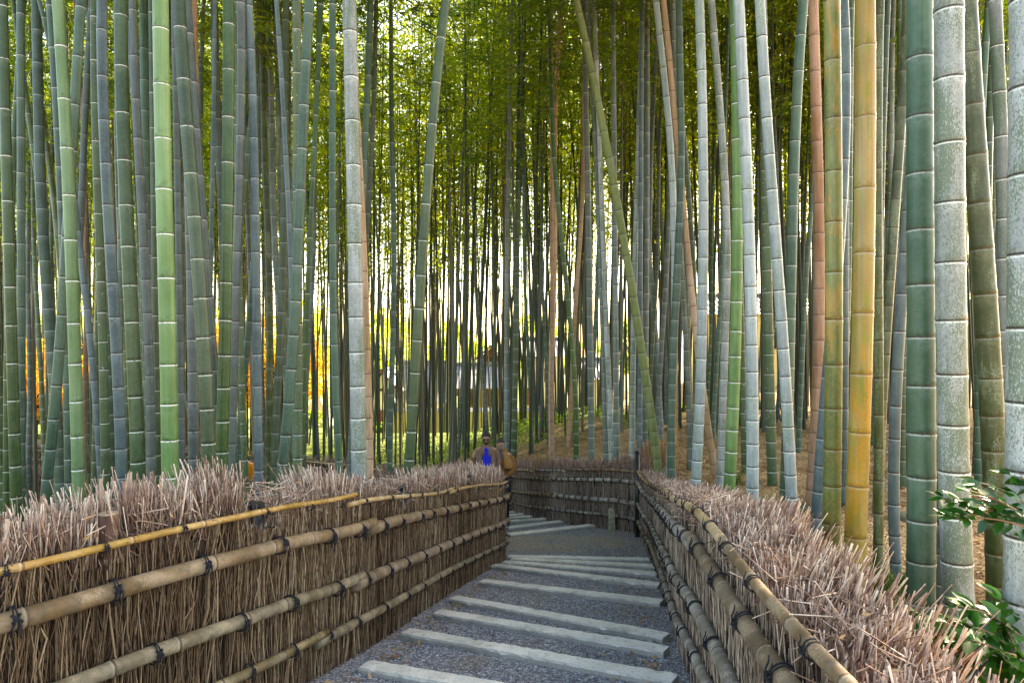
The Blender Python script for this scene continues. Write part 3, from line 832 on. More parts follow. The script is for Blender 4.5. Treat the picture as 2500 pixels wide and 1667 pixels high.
# ------------------------------------------------------------------ brushwood fences
TWIG_BODY = strand_mat('brushwood_twigs', [(0, (.045, .024, .012)), (.3, (.17, .098, .052)), (.7, (.37, .245, .14)), (1, (.60, .44, .27))])
TWIG_GREY = strand_mat('brushwood_twigs_grey', [(0, (.07, .045, .032)), (.3, (.23, .165, .12)), (.7, (.40, .31, .235)), (1, (.58, .47, .36))])
TWIG_TOP = strand_mat('brushwood_tips', [(0, (.09, .04, .028)), (.35, (.28, .155, .105)), (.68, (.57, .385, .285)), (1, (.87, .70, .54))])
TWIG_TOPD = strand_mat('brushwood_tips_brown', [(0, (.09, .05, .035)), (.35, (.23, .13, .095)), (.7, (.40, .25, .19)), (1, (.58, .43, .33))])
DRYLEAF = leaf_mat('dry_bamboo_leaf', [(0, (.16, .08, .035)), (.4, (.34, .20, .09)), (.75, (.50, .34, .18)), (1, (.66, .50, .32))], .15, .75, False, (1.1, 1, .8))
CORE = plain('packed_brushwood_core', (.055, .036, .024), .95, .1, .4, 30)
ROPE = plain('black_hemp_cord', (.012, .013, .018), .75, .3, .5, 200, .4)
RAIL = {
 'gold': cane_mat('rail_golden', (.34, .20, .07), (.46, .30, .12), powder=.12, pcol=(.66, .52, .3), white=.2, dark=(.20, .10, .03), stain=(.38, .20, .05), rough=.42, along=0, vr=(.92, 1.08)),
 'brown': cane_mat('rail_brown', (.15, .092, .048), (.24, .155, .085), powder=.25, pcol=(.44, .35, .24), white=.1, dark=(.10, .06, .03), stain=(.14, .10, .06), lich=(.30, .22, .14), lamt=.35, rough=.6, spec=.3, along=0, grain=.4, vr=(.88, 1.12)),
 'olive': cane_mat('rail_olive_brown', (.13, .09, .04), (.22, .16, .08), powder=.2, pcol=(.42, .36, .26), white=.1, dark=(.08, .05, .03), stain=(.12, .095, .05), lich=(.34, .26, .155), lamt=.35, rough=.55, spec=.35, along=0, grain=.4, vr=(.88, 1.12)),
 'grey': cane_mat('rail_grey', (.20, .165, .125), (.30, .25, .195), powder=.3, pcol=(.45, .40, .34), white=.1, dark=(.09, .07, .05), stain=(.15, .12, .09), lich=(.42, .38, .32), lamt=.5, rough=.65, spec=.3, along=0, grain=.4, vr=(.88, 1.12)),
}

def tie_mesh():
    """two turns of cord round a unit rail lying along x, with a knot and loose ends on its -y side"""
    b = MB()
    for dx, tw in ((-.22, .10), (.16, -.06)):
        P = []
        for k in range(19):
            q = 2 * math.pi * k / 18
            P.append((dx + tw * math.sin(q), math.cos(q) * 1.12, math.sin(q) * 1.12))
        b.tube(P, .085, 6, False)
    b.tube([(-.35, -1.0, .55), (-.1, -1.35, .3), (.2, -1.35, .05), (.4, -1.1, -.2)], .15, 6)
    b.tube([(.3, -1.0, .5), (.05, -1.45, .25), (-.2, -1.3, 0), (-.3, -1.1, -.1)], .15, 6)
    b.tube([(.1, -1.35, .1), (.25, -1.45, -.5), (.15, -1.3, -1.1), (.3, -1.25, -1.6)], [.09, .09, .085, .06], 5)
    b.tube([(-.05, -1.35, .1), (-.3, -1.5, -.3), (-.55, -1.35, -.8), (-.5, -1.2, -1.3)], [.09, .09, .085, .06], 5)
    return mesh('tie', np.array(b.v), b.f, ROPE, True)
TIE = tie_mesh()

def arc(P):
    return np.r_[0, np.cumsum(np.linalg.norm(np.diff(P, axis=0), axis=1))]

def fence(name, label, pts, side, rails, seed, body=420, top=620, tie_gap=.4, tie_n=24, body_mat=None, top_mat=None, twig_r=.0026, rim=.17, thick=.075, htop=1.0, ties=True, prof=None, offmin=-1.7, clear=(), group='brushwood fences lining the path', low=0.0):
    """pts plan line; side +1: the path lies to the left of the direction of travel. rails: (height, radius, material list, proud)"""
    rs = np.random.RandomState(seed)
    Q = smooth_path(np.c_[pts, np.zeros(len(pts))], .06, 12)[:, :2]
    d = arc(Q); L = d[-1]
    tq = np.gradient(Q, axis=0); tq /= np.linalg.norm(tq, axis=1)[:, None]
    Q = Q - np.stack([-tq[:, 1], tq[:, 0]], 1) * side * (thick + .03)      # the measured line is the rails' plane
    d = arc(Q); L = d[-1]
    def at(s): return np.stack([np.interp(s, d, Q[:, 0]), np.interp(s, d, Q[:, 1])], -1)
    def tan(s):
        t = at(np.minimum(s + .05, L)) - at(np.maximum(s - .05, 0)); return t / (np.linalg.norm(t, axis=-1)[..., None] + 1e-9)
    def nor(s):
        t = tan(s); return np.stack([-t[..., 1], t[..., 0]], -1) * side
    zb = lambda p: zpath(p[..., 0], p[..., 1])
    mid = at(np.array([L / 2]))[0]
    root = empty(name, (float(mid[0]), float(mid[1]), float(zb(mid[None])[0])))
    tag(root, label, 'fence', group)
    O = np.array(root.location)
    # core
    s = np.linspace(0.02, L - .02, max(8, int(L / .12)))
    c = at(s); n = nor(s); z0 = zb(c)
    k = thick * .62
    V = np.concatenate([np.c_[c + n * a, z0 + h] for (a, h) in ((k, -.1), (k, htop * .84), (-k, htop * .84), (-k, -.5))]) - O
    m = len(s); Fc = []
    for r in range(4):
        r2 = (r + 1) % 4
        Fc += [(r * m + i, r * m + i + 1, r2 * m + i + 1, r2 * m + i) for i in range(m - 1)]
    Fc += [(0, m, 2 * m, 3 * m), (m - 1, 4 * m - 1, 3 * m - 1, 2 * m - 1)]
    link('packed_core', mesh('packed_core', V, Fc, CORE), root)
    # upright twigs
    N = int(body * L); K = 6
    s = rs.rand(N) * L; off = np.where(rs.rand(N) < .84, rs.uniform(.5, 1.1, N), rs.uniform(-1.1, -.5, N)) * thick
    zt = htop * rs.uniform(.72, 1.0, N); zlow = rs.uniform(-.04, .02, N); zlow = np.where(rs.rand(N) < .35, rs.uniform(0, .5, N), zlow)
    for (cx_, cy_, cr_) in clear:
        pc = at(s) + nor(s) * off[:, None]
        zt = np.where(np.hypot(pc[:, 0] - cx_, pc[:, 1] - cy_) < cr_ + .03, np.minimum(zt, htop - .16), zt)
    t = np.linspace(0, 1, K)[None, :]
    lean = rs.normal(scale=.045, size=(N, 1)); wob = rs.normal(scale=.010, size=(N, K)); wob2 = rs.normal(scale=.006, size=(N, K))
    ph = rs.rand(N, 1) * 6.28
    S = np.clip(s[:, None] + lean * (t - .4) + .016 * np.sin(ph + t * rs.uniform(3, 8, (N, 1))) + wob, 0, L)
    Pm = at(S); Nm = nor(S); zz = zb(Pm)
    O2 = off[:, None] * (1 + .18 * (t - .3)) + wob2
    P = np.concatenate([Pm + Nm * O2[..., None], (zz + zlow[:, None] + (zt - zlow)[:, None] * t)[..., None]], -1) - O
    R = twig_r * rs.lognormal(0, .38, (N, 1)) * (1.2 - .5 * t)
    V, Fq = strands(P, R, 3)
    rv = np.clip(rs.beta(2.0, 2.2, N) + .12 * np.sin(s * 3 + seed), 0, 1)
    link('brushwood', mesh('brushwood', V, Fq, body_mat or TWIG_BODY, rnd=np.repeat(rv, K * 3)), root)
    # cut tips bristling above the top rail
    N = int(top * L); K = 4
    s = rs.rand(N) * L
    bump = .06 * np.sin(s * 2.9 + seed) + .05 * np.sin(s * 6.3 + 1.3 * seed) + .035 * np.sin(s * 15 + seed)
    off = rs.uniform(offmin, .75, N) * thick
    z0 = htop * rs.uniform(.64, .92, N); z1 = htop - .045 + rim * rs.uniform(0, 1.0, N) ** 1.1 + bump * min(.55, rim * 4) + low
    if prof is not None:
        z1 = z1 + np.interp(at(s)[:, 1], [p_[0] for p_ in prof], [p_[1] for p_ in prof]) * rs.uniform(.55, 1.1, N)
    for (cx_, cy_, cr_) in clear:
        pc = at(s) + nor(s) * off[:, None]; hit = np.hypot(pc[:, 0] - cx_, pc[:, 1] - cy_) < cr_
        hit |= (np.abs(((pc - np.array([cx_, cy_])) @ np.array([cy_, -cx_])) / math.hypot(cx_, cy_)) < cr_ * .7) & (np.hypot(pc[:, 0], pc[:, 1]) < math.hypot(cx_, cy_)) & (np.hypot(pc[:, 0] - cx_, pc[:, 1] - cy_) < .5)
        z1 = np.where(hit, np.minimum(z1, htop - .14), z1); z0 = np.where(hit, np.minimum(z0, htop - .26), z0)
    z1 = np.maximum(z1, z0 + .05)
    ln = z1 - z0
    ts = rs.normal(scale=.17, size=N); tn = rs.normal(scale=.17, size=N) - .12 + np.minimum(off, 0) * 1.5
    tn = np.minimum(tn, .12)
    t = np.linspace(0, 1, K)[None, :]
    S = s[:, None] + (ts * ln)[:, None] * t + rs.normal(scale=.006, size=(N, K))
    base = at(np.clip(S, 0, L)); tt = tan(np.clip(S, 0, L)); over = S - np.clip(S, 0, L)
    base = base + tt * over[..., None]
    Nm = nor(np.clip(S, 0, L))
    OO = off[:, None] + (tn * ln)[:, None] * t + rs.normal(scale=.006, size=(N, K))
    P = np.concatenate([base + Nm * OO[..., None], (zb(base) + z0[:, None] + ln[:, None] * t)[..., None]], -1) - O
    R = twig_r * .98 * rs.lognormal(0, .42, (N, 1)) * (1.1 - .3 * t)
    rv = np.clip(rs.beta(1.2, 1.3, N), 0, 1)
    # forks
    Mf = int(N * .6); idx = rs.randint(0, N, Mf); st = P[idx, 1] * .4 + P[idx, 2] * .6
    dd = P[idx, 3] - P[idx, 1]; dl = np.linalg.norm(dd, axis=1)[:, None]
    dd = dd / (dl + 1e-9) + rs.normal(scale=.30, size=(Mf, 3)); dd /= np.linalg.norm(dd, axis=1)[:, None]
    fl = rs.uniform(.02, .07, (Mf, 1))
    P2 = np.stack([st, st + dd * fl * .35, st + dd * fl * .7 + rs.normal(scale=.004, size=(Mf, 3)), st + dd * fl], 1)
    R2 = np.repeat(R[idx, 2:3], 4, 1) * .75
    # short loose bits of twig lying on top
    Ml = int(N * .10); sl_ = rs.rand(Ml) * L; pb = at(sl_); nb = nor(sl_)
    ob = rs.uniform(-1.5, 1.3, Ml) * thick
    c0 = np.c_[pb + nb * ob[:, None], zb(pb) + htop * rs.uniform(.86, 1.02, Ml) + rim * .25] - O
    d3 = rs.normal(size=(Ml, 3)); d3[:, 2] *= .45; d3 /= np.linalg.norm(d3, axis=1)[:, None]
    l3 = rs.uniform(.03, .09, (Ml, 1, 1))
    P3 = c0[:, None, :] + d3[:, None, :] * l3 * np.linspace(-1, 1, 4)[None, :, None]
    PA = np.concatenate([P, P2, P3]); RA = np.concatenate([R, R2, np.full((Ml, 4), twig_r * .8)])
    V, Fq = strands(PA, RA, 3)
    rv = np.concatenate([rv, rv[idx], rs.rand(Ml)])
    rv4 = np.clip(rv[:, None] * .8 + np.linspace(-.12, .30, 4)[None, :], 0, 1)
    link('brushwood_tips', mesh('brushwood_tips', V, Fq, top_mat or TWIG_TOP, rnd=np.repeat(rv4.ravel(), 3)), root)
    # dry leaves caught among the tips
    Nl = int(26 * L); sl2 = rs.rand(Nl) * L; pb = at(sl2); nb = nor(sl2); a_ = rs.rand(Nl) * 6.28
    C = np.c_[pb + nb * (rs.uniform(-1.3, 1.1, Nl) * thick)[:, None], zb(pb) + htop * rs.uniform(.9, 1.04, Nl)] - O
    dd = np.stack([np.cos(a_), np.sin(a_), rs.normal(scale=.5, size=Nl)], 1); dd /= np.linalg.norm(dd, axis=1)[:, None]
    Vl, Ql = leaf_quads(C, dd, rs.uniform(.025, .05, Nl), rs.uniform(.008, .014, Nl), rs)
    link('caught_leaves', mesh('caught_leaves', Vl, Ql, DRYLEAF, rnd=np.repeat(rs.uniform(.4, 1, Nl), 4)), root)
    # bamboo rails
    for ri, (h, r, mats, proud) in enumerate(rails):
        npc = len(mats)
        cuts = np.linspace(0, L, npc + 1) + np.r_[0, rs.uniform(-.15, .15, npc - 1) * L / npc, 0] if npc > 1 else np.array([0, L])
        for pi, mt in enumerate(mats):
            a, b_ = max(0, cuts[pi] - (.05 if pi else 0)), min(L, cuts[pi + 1] + (.05 if pi < npc - 1 else 0))
            s = np.linspace(a, b_, max(4, int((b_ - a) / .08)))
            c = at(s); nn = nor(s); lift = .010 * (pi % 2) * (1 if r < .02 else .3)
            z = zb(c) + h + lift + (.012 * np.sin(s * 1.9 + ri) if r < .02 else .006 * np.sin(s * 1.3 + ri * 2))
            # smooth height so that the rail runs evenly over the steps
            z = np.convolve(np.pad(z, 6, 'edge'), np.ones(13) / 13, 'valid')
            P = np.c_[c + nn * (thick * 1.02 + r + proud), z] - O
            ext = .06
            P[0] -= (P[1] - P[0]) / np.linalg.norm(P[1] - P[0]) * 0.0
            nodes = []; q = rs.uniform(.1, .3)
            while q < b_ - a: nodes.append(q); q += rs.uniform(.24, .40)
            rr = r * (1 + .06 * rs.normal())
            me = cane('rail', P, lambda x, rr=rr, LL=b_ - a: rr * (1.06 - .14 * x / max(LL, .1)), nodes, RAIL[mt], 14, True, up=(0, 0, 1))
            link('rail', me, root)
        if ties:
            gap = max(tie_gap, L / tie_n)
            q = gap * (.3 + .4 * rs.rand())
            while q < L - .05:
                c = at(np.array([q]))[0]; t_ = tan(np.array([q]))[0]; nn = nor(np.array([q]))[0]
                zf = float(np.mean(zb(at(np.clip(np.linspace(q - .4, q + .4, 9), 0, L))))) + h
                o = link('tie', TIE, root)
                p = Vector((*(c + nn * (thick * 1.02 + r + proud)), zf)) - Vector(O)
                zt2 = float(zb(at(np.array([min(L, q + .2)])))[0] - zb(at(np.array([max(0, q - .2)])))[0]) / .4
                X = Vector((t_[0], t_[1], zt2)).normalized(); Yv = Vector((-nn[0], -nn[1], 0)).normalized(); Z = X.cross(Yv).normalized()
                Yv = Z.cross(X)
                M = Matrix((X, Yv, Z)).transposed()
                if M.determinant() < 0: X = -X; M = Matrix((X, Yv, Z)).transposed()
                o.location = p; o.rotation_mode = 'QUATERNION'
                o.rotation_quaternion = (M @ Matrix.Rotation(rs.uniform(-.25, .25), 3, 'X')).to_quaternion()
                ro = r * (1.03 if r > .02 else 1.15)
                o.scale = (ro * (1 if r > .02 else 1.5), ro, ro)
                q += gap * rs.uniform(.8, 1.2)
    return root

HR = [(.93, .0155, ['gold', 'gold', 'gold', 'gold'], .004), (.765, .036, ['brown', 'brown'], 0), (.465, .034, ['olive', 'brown'], 0), (.225, .027, ['olive', 'olive'], 0)]
fence('brushwood_fence', 'brushwood fence on the left of the steps with a golden top rail', LEFT, -1, HR, 3, body=560, top=1250, tie_gap=.36, tie_n=24, rim=.12, clear=[((264 - 1250) / F * 2.67, 2.67, .05), ((625 - 1250) / F * 3.28, 3.28, .085), ((981 - 1250) / F * 4.95, 4.95, .08), ((1145 - 1250) / F * 7.05, 7.05, .07)],
      prof=[(1, -.04), (2.2, -.01), (2.5, .05), (2.75, .10), (3.2, .10), (3.28, -.02), (3.34, -.15), (3.66, -.15), (3.8, .04), (4.0, .08), (4.5, -.04), (5.3, -.01), (6.2, .06), (7.5, .11), (8.4, .06)])
HR2 = [(.93, .020, ['brown', 'gold', 'brown', 'gold'], .012), (.765, .033, ['brown', 'grey', 'grey'], 0), (.465, .031, ['grey', 'grey'], 0), (.225, .027, ['grey', 'olive'], 0)]
fence('brushwood_fence', 'brushwood fence on the right of the steps with pale bristling tips', OUTER[1:], 1, HR2, 8, body=460, top=1250, tie_gap=.38, tie_n=24, rim=.085, body_mat=TWIG_GREY, thick=.085, htop=.945, offmin=-2.5)
HR3 = [(.92, .018, ['brown', 'grey', 'gold'], .004), (.77, .032, ['grey', 'brown'], 0), (.47, .031, ['grey', 'brown'], 0), (.23, .026, ['grey', 'brown'], 0)]
fence('brushwood_fence', 'brushwood fence facing the camera across the landing, right of the walkers', BACK[::1], 1, HR3, 14, body=330, top=560, tie_gap=.2, tie_n=24, rim=.17, body_mat=TWIG_GREY, top_mat=TWIG_TOPD, twig_r=.0034)
fence('brushwood_fence', 'far dark brushwood fence of the lower path, behind the man', FAR, 1, [(.92, .02, ['gold', 'brown'], 0), (.77, .03, ['brown'], 0), (.47, .03, ['brown'], 0), (.23, .026, ['brown'], 0)], 21, body=130, top=170, ties=False, rim=.16, top_mat=TWIG_TOPD, twig_r=.005)
fence('brushwood_fence', 'dark brown brushwood fence turning back left behind the near fence', RETURN, -1, [(.92, .02, ['brown'], 0), (.77, .03, ['brown'], 0), (.47, .03, ['brown'], 0), (.23, .026, ['brown'], 0)], 27, body=120, top=210, ties=False, rim=.16, top_mat=TWIG_TOPD, twig_r=.005)

# ------------------------------------------------------------------ stone steps
def mat_granite():
    m = NT('granite_kerb'); v = m.coord(world=True)
    n = m.noise(v, 140, 3, .7); b = m.noise(v, 5, 4, .6)
    c = m.mix(m.step(b, .3, .7), (.62, .58, .50), (.76, .72, .63))
    c = m.mix(m.step(n, .56, .64, 0, .6), c, (.15, .15, .145))
    c = m.mix(m.step(m.noise(v, 16, 4, .7), .56, .70, 0, .6), c, (.20, .18, .14))
    c = m.mix(m.step(m.noise(v, 3.2, 4, .7), .5, .72, 0, .5), c, (.24, .24, .15))
    c = m.mix(m.step(m.voro(v, 60, 'F1', 'Distance'), .20, .12, 0, .55), c, (.10, .10, .10))
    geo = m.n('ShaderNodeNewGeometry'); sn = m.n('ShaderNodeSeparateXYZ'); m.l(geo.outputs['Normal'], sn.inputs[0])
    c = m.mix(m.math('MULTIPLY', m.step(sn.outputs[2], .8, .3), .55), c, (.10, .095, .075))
    m.bump(n, .35, .004)
    return m.done(c, .75, .3)
M_GRAN = mat_granite()
ST = [(889, 1638, 1640, 1773), (996, 1555, 1650, 1675), (1072, 1506, 1629, 1600), (1110, 1470, 1629, 1566), (1179, 1427, 1617, 1479), (1208, 1387, 1612, 1436),
      (1234, 1379, 1608, 1408), (1253, 1371, 1600, 1389), (1244, 1365, 1585, 1372), (1240, 1310, 1459, 1285), (1238, 1293, 1423, 1270), (1236, 1277, 1378, 1266),
      (1234, 1268, 1355, 1260), (1230, 1262, 1327, 1254), (1225, 1256, 1298, 1248), (1218, 1249, 1272, 1243)]
SLAB = ['nearest stone step, cut off by the bottom edge of the picture', 'long granite step second from the bottom edge', 'third granite step up from the bottom edge',
        'fourth granite step, close above the third one', 'fifth granite step with a wide gravel tread above and below it', 'sixth granite step, first of the tight group before the landing',
        'seventh granite step, in the tight group before the landing', 'narrow step just below the last one before the landing', 'last stone step at the near edge of the gravel landing',
        'first stone step beyond the landing, pointing at the stone post', 'second stone step beyond the landing', 'third stone step beyond the landing', 'fourth stone step beyond the landing',
        'fifth stone step beyond the landing', 'sixth stone step beyond the landing', 'farthest visible stone step before the path turns behind the left fence']
rs = np.random.RandomState(31)
for i, (x0, y0, x1, y1) in enumerate(ST):
    a, b = onpath(x0, y0), onpath(x1, y1)
    if i < 9 and i > 0: a = a + (a - b).normalized() * .02
    dpt = (.112 if i < 9 else .135); top = .046
    # work in the step's own frame
    c = (a + b) / 2; L = (b - a).length; ax = (b - a).normalized(); yw = math.atan2(ax.y, ax.x)
    n = 48; V = []
    prof = [(-.5, -.14), (-.5, -.012), (-.44, 0), (.44, 0), (.5, -.012), (.5, -.14)]
    jit = [[rs.normal() * .0012 - (abs(rs.normal()) * .006 if (rs.rand() < .05 and q_ in (1, 2, 3, 4)) else 0) for q_ in range(len(prof))] for _ in range(n + 1)]
    wv = rs.uniform(-.002, .002, n + 1)
    for k in range(n + 1):
        for q, (py, pz) in enumerate(prof):
            e = .0 if 0 < k < n else .004
            V.append((L * (k / n - .5), py * (dpt - e * 2) + wv[k] * .5 + jit[k][q], pz * 1.0 + top - e + jit[k][q] * .6))
    m_ = len(prof)
    Fc = [(k * m_ + q, k * m_ + q + 1, (k + 1) * m_ + q + 1, (k + 1) * m_ + q) for k in range(n) for q in range(m_ - 1)]
    Fc = [tuple(reversed(f)) for f in Fc] + [tuple(range(m_)), tuple(reversed([n * m_ + q for q in range(m_)]))]
    sl_ = math.asin((b.z - a.z) / L)
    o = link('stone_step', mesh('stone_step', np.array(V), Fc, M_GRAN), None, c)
    o.rotation_euler = (0, -sl_ , yw)
    tag(o, SLAB[i], 'step', 'granite kerb steps of the path')

# pebbles loose on the path
def pebbles():
    rs = np.random.RandomState(3)
    n = 26000
    Y = 2.9 + 8 * rs.rand(n) ** 1.7; X = rs.uniform(-1.3, 1.75, n)
    k = corridor(X, Y) & (dist(X, Y, LEFT) > .1) & (dist(X, Y, OUTALL) > .1); X, Y = X[k], Y[k]; n = len(X)
    r = rs.uniform(.003, .0095, n)
    B8 = np.array([(1, 0, 0), (0, 1, 0), (-1, 0, 0), (0, -1, 0), (.1, .1, .75), (0, 0, -.5)], float)
    A = rs.rand(n) * 6.28; ca, sa = np.cos(A), np.sin(A)
    sc = rs.uniform(.6, 1.25, (n, 3))
    P = B8[None] * sc[:, None] * r[:, None, None] + rs.normal(scale=.0008, size=(n, 6, 3))
    Q = P.copy(); Q[..., 0] = P[..., 0] * ca[:, None] - P[..., 1] * sa[:, None]; Q[..., 1] = P[..., 0] * sa[:, None] + P[..., 1] * ca[:, None]
    Q += np.stack([X, Y, path_z(X, Y) + r * .25], 1)[:, None]
    Fq = np.array([(0, 1, 4), (1, 2, 4), (2, 3, 4), (3, 0, 4), (1, 0, 5), (2, 1, 5), (3, 2, 5), (0, 3, 5)])
    Fc = (np.arange(n) * 6)[:, None, None] + Fq[None]
    m = strand_mat('pebble', [(0, (.12, .12, .14)), (.5, (.30, .305, .335)), (.85, (.52, .52, .54)), (1, (.75, .75, .74))], .6)
    o = link('loose_gravel', mesh('loose_gravel', Q.reshape(-1, 3), Fc.reshape(-1, 3), m, rnd=np.repeat(rs.rand(n), 6)))
    tag(o, 'loose blue grey gravel chips on the path', 'gravel', kind='stuff')
pebbles()

def scatter_leaves(name, label, n, xr, yr, cond, zf, ln, wd, seed, powr=1.4, mat=None, lift=.01, flat=.25, tilt_up=False):
    rs = np.random.RandomState(seed)
    Y = yr[0] + (yr[1] - yr[0]) * rs.rand(n) ** powr; X = rs.uniform(xr[0], xr[1], n) * (Y / yr[1] * .8 + .2)
    k = cond(X, Y); X, Y = X[k], Y[k]; n = len(X)
    a = rs.rand(n) * 6.283
    d = np.stack([np.cos(a), np.sin(a), rs.uniform(.1, 1.2, n) if tilt_up else rs.normal(scale=flat, size=n)], 1); d /= np.linalg.norm(d, axis=1)[:, None]
    C = np.stack([X, Y, zf(X, Y) + lift * rs.rand(n)], 1)
    # keep leaves lying flat: side vector horizontal
    S = np.stack([-np.sin(a), np.cos(a), rs.normal(scale=.3, size=n)], 1)
    l = rs.uniform(ln[0], ln[1], n)[:, None]; w_ = rs.uniform(wd[0], wd[1], n)[:, None]
    V = np.stack([C, C + d * l * .45 + S * w_ * .5, C + d * l, C + d * l * .45 - S * w_ * .5], 1).reshape(-1, 3)
    o = link(name, mesh(name, V, np.arange(4 * n).reshape(n, 4), mat or DRYLEAF, rnd=np.repeat(rs.rand(n), 4)))
    tag(o, label, 'leaves', kind='stuff'); return o
bank = lambda X, Y: ~inside(X, Y) & (dist(X, Y, OUTALL) > .12)
scatter_leaves('leaf_litter', 'tan carpet of fallen bamboo leaves between the culms', 90000, (-1, 14), (2.2, 17), bank, zground, (.06, .13), (.012, .024), 4, 1.3)
def edge_leaves():
    rs = np.random.RandomState(12); n = 520
    src = np.vstack([LEFT[3:], ]); out = []
    for P, sgn in ((LEFT[3:], -1), (OUTER[4:], 1)):
        Q = smooth_path(np.c_[P, np.zeros(len(P))], .05, 3)[:, :2]; i = rs.randint(0, len(Q) - 1, n // 2)
        t = Q[i + 1] - Q[i]; t /= np.linalg.norm(t, axis=1)[:, None]; nn = np.stack([-t[:, 1], t[:, 0]], 1) * sgn
        out.append(Q[i] + nn * (.10 + np.abs(rs.normal(scale=.09, size=(len(i), 1)))))
    out.append(np.stack([rs.uniform(-.6, 1.4, 60), rs.uniform(3.2, 10, 60)], 1))
    C = np.concatenate(out); n = len(C); a = rs.rand(n) * 6.283
    C = np.c_[C, path_z(C[:, 0], C[:, 1]) + .012]
    d = np.stack([np.cos(a), np.sin(a), rs.normal(scale=.15, size=n)], 1); S = np.stack([-np.sin(a), np.cos(a), rs.normal(scale=.3, size=n)], 1)
    l = rs.uniform(.03, .08, n)[:, None]; w_ = rs.uniform(.010, .02, n)[:, None]
    V = np.stack([C, C + d * l * .45 + S * w_ * .5, C + d * l, C + d * l * .45 - S * w_ * .5], 1).reshape(-1, 3)
    o = link('fallen_leaves', mesh('fallen_leaves', V, np.arange(4 * n).reshape(n, 4), DRYLEAF, rnd=np.repeat(rs.rand(n), 4)))
    tag(o, 'dry orange tan leaves gathered along the edges of the path', 'leaves', kind='stuff')
edge_leaves()
GREENL = leaf_mat('undergrowth_leaf', [(0, (.06, .14, .02)), (.5, (.16, .28, .03)), (1, (.36, .42, .05))], .5, .5, True)
scatter_leaves('ground_cover', 'bright green low undergrowth at the bright edge of the grove', 26000, (-14, 5), (16.5, 28),
               lambda X, Y: (~corridor(X, Y)) & (np.sin(X * 1.3) * np.cos(Y * 1.1 + X) + .3 * np.sin(X * 5) > -.05) & (dist(X, Y, OUTALL) > .3), zground, (.07, .15), (.02, .045), 6, .9, GREENL, .25, tilt_up=True)

# ------------------------------------------------------------------ posts
BLACK = plain('black_painted_steel', (.012, .013, .015), .35, .5, .3, 30)
b = MB(); P = unpix(1552, 1316, 10.0); x, y = (1556 - 1250) / F * 9.82, 9.82; z = zp(x, y)
b.tube([(0, 0, -.2), (0, 0, 1.20)], .036, 14); r_ = empty('corner_post', (x, y, z)); tag(r_, 'tall black corner post where the two fences meet', 'post')
b.build('shaft', BLACK, r_, True); c = MB(); c.tube([(0, 0, 1.20), (0, 0, 1.215), (0, 0, 1.235)], [.044, .044, .030], 14); c.build('cap', BLACK, r_)
for (px, py, D, r, lab, hh) in [(625, 1226, 3.28, .036, 'short black post top poking out of the left brushwood', .5), (981, 1182, 4.95, .030, 'small black post top in the brushwood below the leaning green bamboo', .5),
                        (1145, 1158, 7.05, .026, 'tiny dark post top in the brushwood left of the fence end', .4)]:
    p = unpix(px, py, D); z0 = zg(p.x, D); r_ = empty('short_post', (p.x, D, z0)); tag(r_, lab, 'post', 'short black posts in the left fence')
    H = p.z - z0; b = MB(); b.tube([(0, 0, -.2), (0, 0, H - .03)], r, 18); b.build('shaft', BLACK, r_, True)
    b = MB(); b.loft([(0, 0, H - .03, r * 1.12, r * 1.12), (0, 0, H - .006, r * 1.12, r * 1.12), (0, 0, H, r * .95, r * .95)], 18); b.build('cap', BLACK, r_)
WOOD = NT('old_post_wood'); v = WOOD.coord((1, 1, .15)); n_ = WOOD.noise(v, 40, 4, .6); WOOD.bump(n_, .6, .01)
WOOD = WOOD.done(WOOD.mix(WOOD.step(n_, .35, .65), (.06, .026, .016), (.17, .08, .045)), .6, .35)
ENDG = plain('cut_wood_end', (.36, .27, .17), .8, .2, .3, 60)
p = unpix(264, 1250, 2.67); z0 = zg(p.x, 2.67); H = p.z - z0
r_ = empty('wooden_post', (p.x, 2.67, z0)); tag(r_, 'round reddish brown wooden post sunk in the left brushwood', 'post')
b = MB(); b.loft([(0, 0, -.2, .036, .036), (.004, 0, H * .5, .035, .036), (.0, 0, H - .006, .034, .034)], 18); b.build('trunk', WOOD, r_, True)
b = MB(); b.loft([(0, 0, H - .006, .034, .034), (0, 0, H, .031, .031)], 18); b.build('cut_end', ENDG, r_)
M_POST = plain('mossy_stone_post', (.27, .26, .17), .85, .2, .35, 18, .5)
for (px, yt, yb, w_, lab) in [(1493, 1240, 1303, .085, 'squat mossy stone post in front of the back fence'), (1247, 1204, 1238, .10, 'mossy stone post peeping out at the end of the left fence')]:
    p = onpath(px, yb); r_ = empty('stone_post', (p.x, p.y, p.z), .12); tag(r_, lab, 'post', 'stone posts beside the path')
    H = (yb - yt) / F * p.y
    b = MB(); b.loft([(0, 0, -.15, w_ * .72, w_ * .72), (0, 0, H - .02, w_ * .66, w_ * .66)], 4, math.pi / 4); 
    b.v = [tuple(q) for q in b.v]; b.build('shaft', M_POST, r_, bevel=.008)
    b = MB(); b.loft([(0, 0, H - .02, w_ * .66, w_ * .66), (0, 0, H, w_ * .5, w_ * .5)], 4, math.pi / 4); b.build('top', M_POST, r_, bevel=.004)

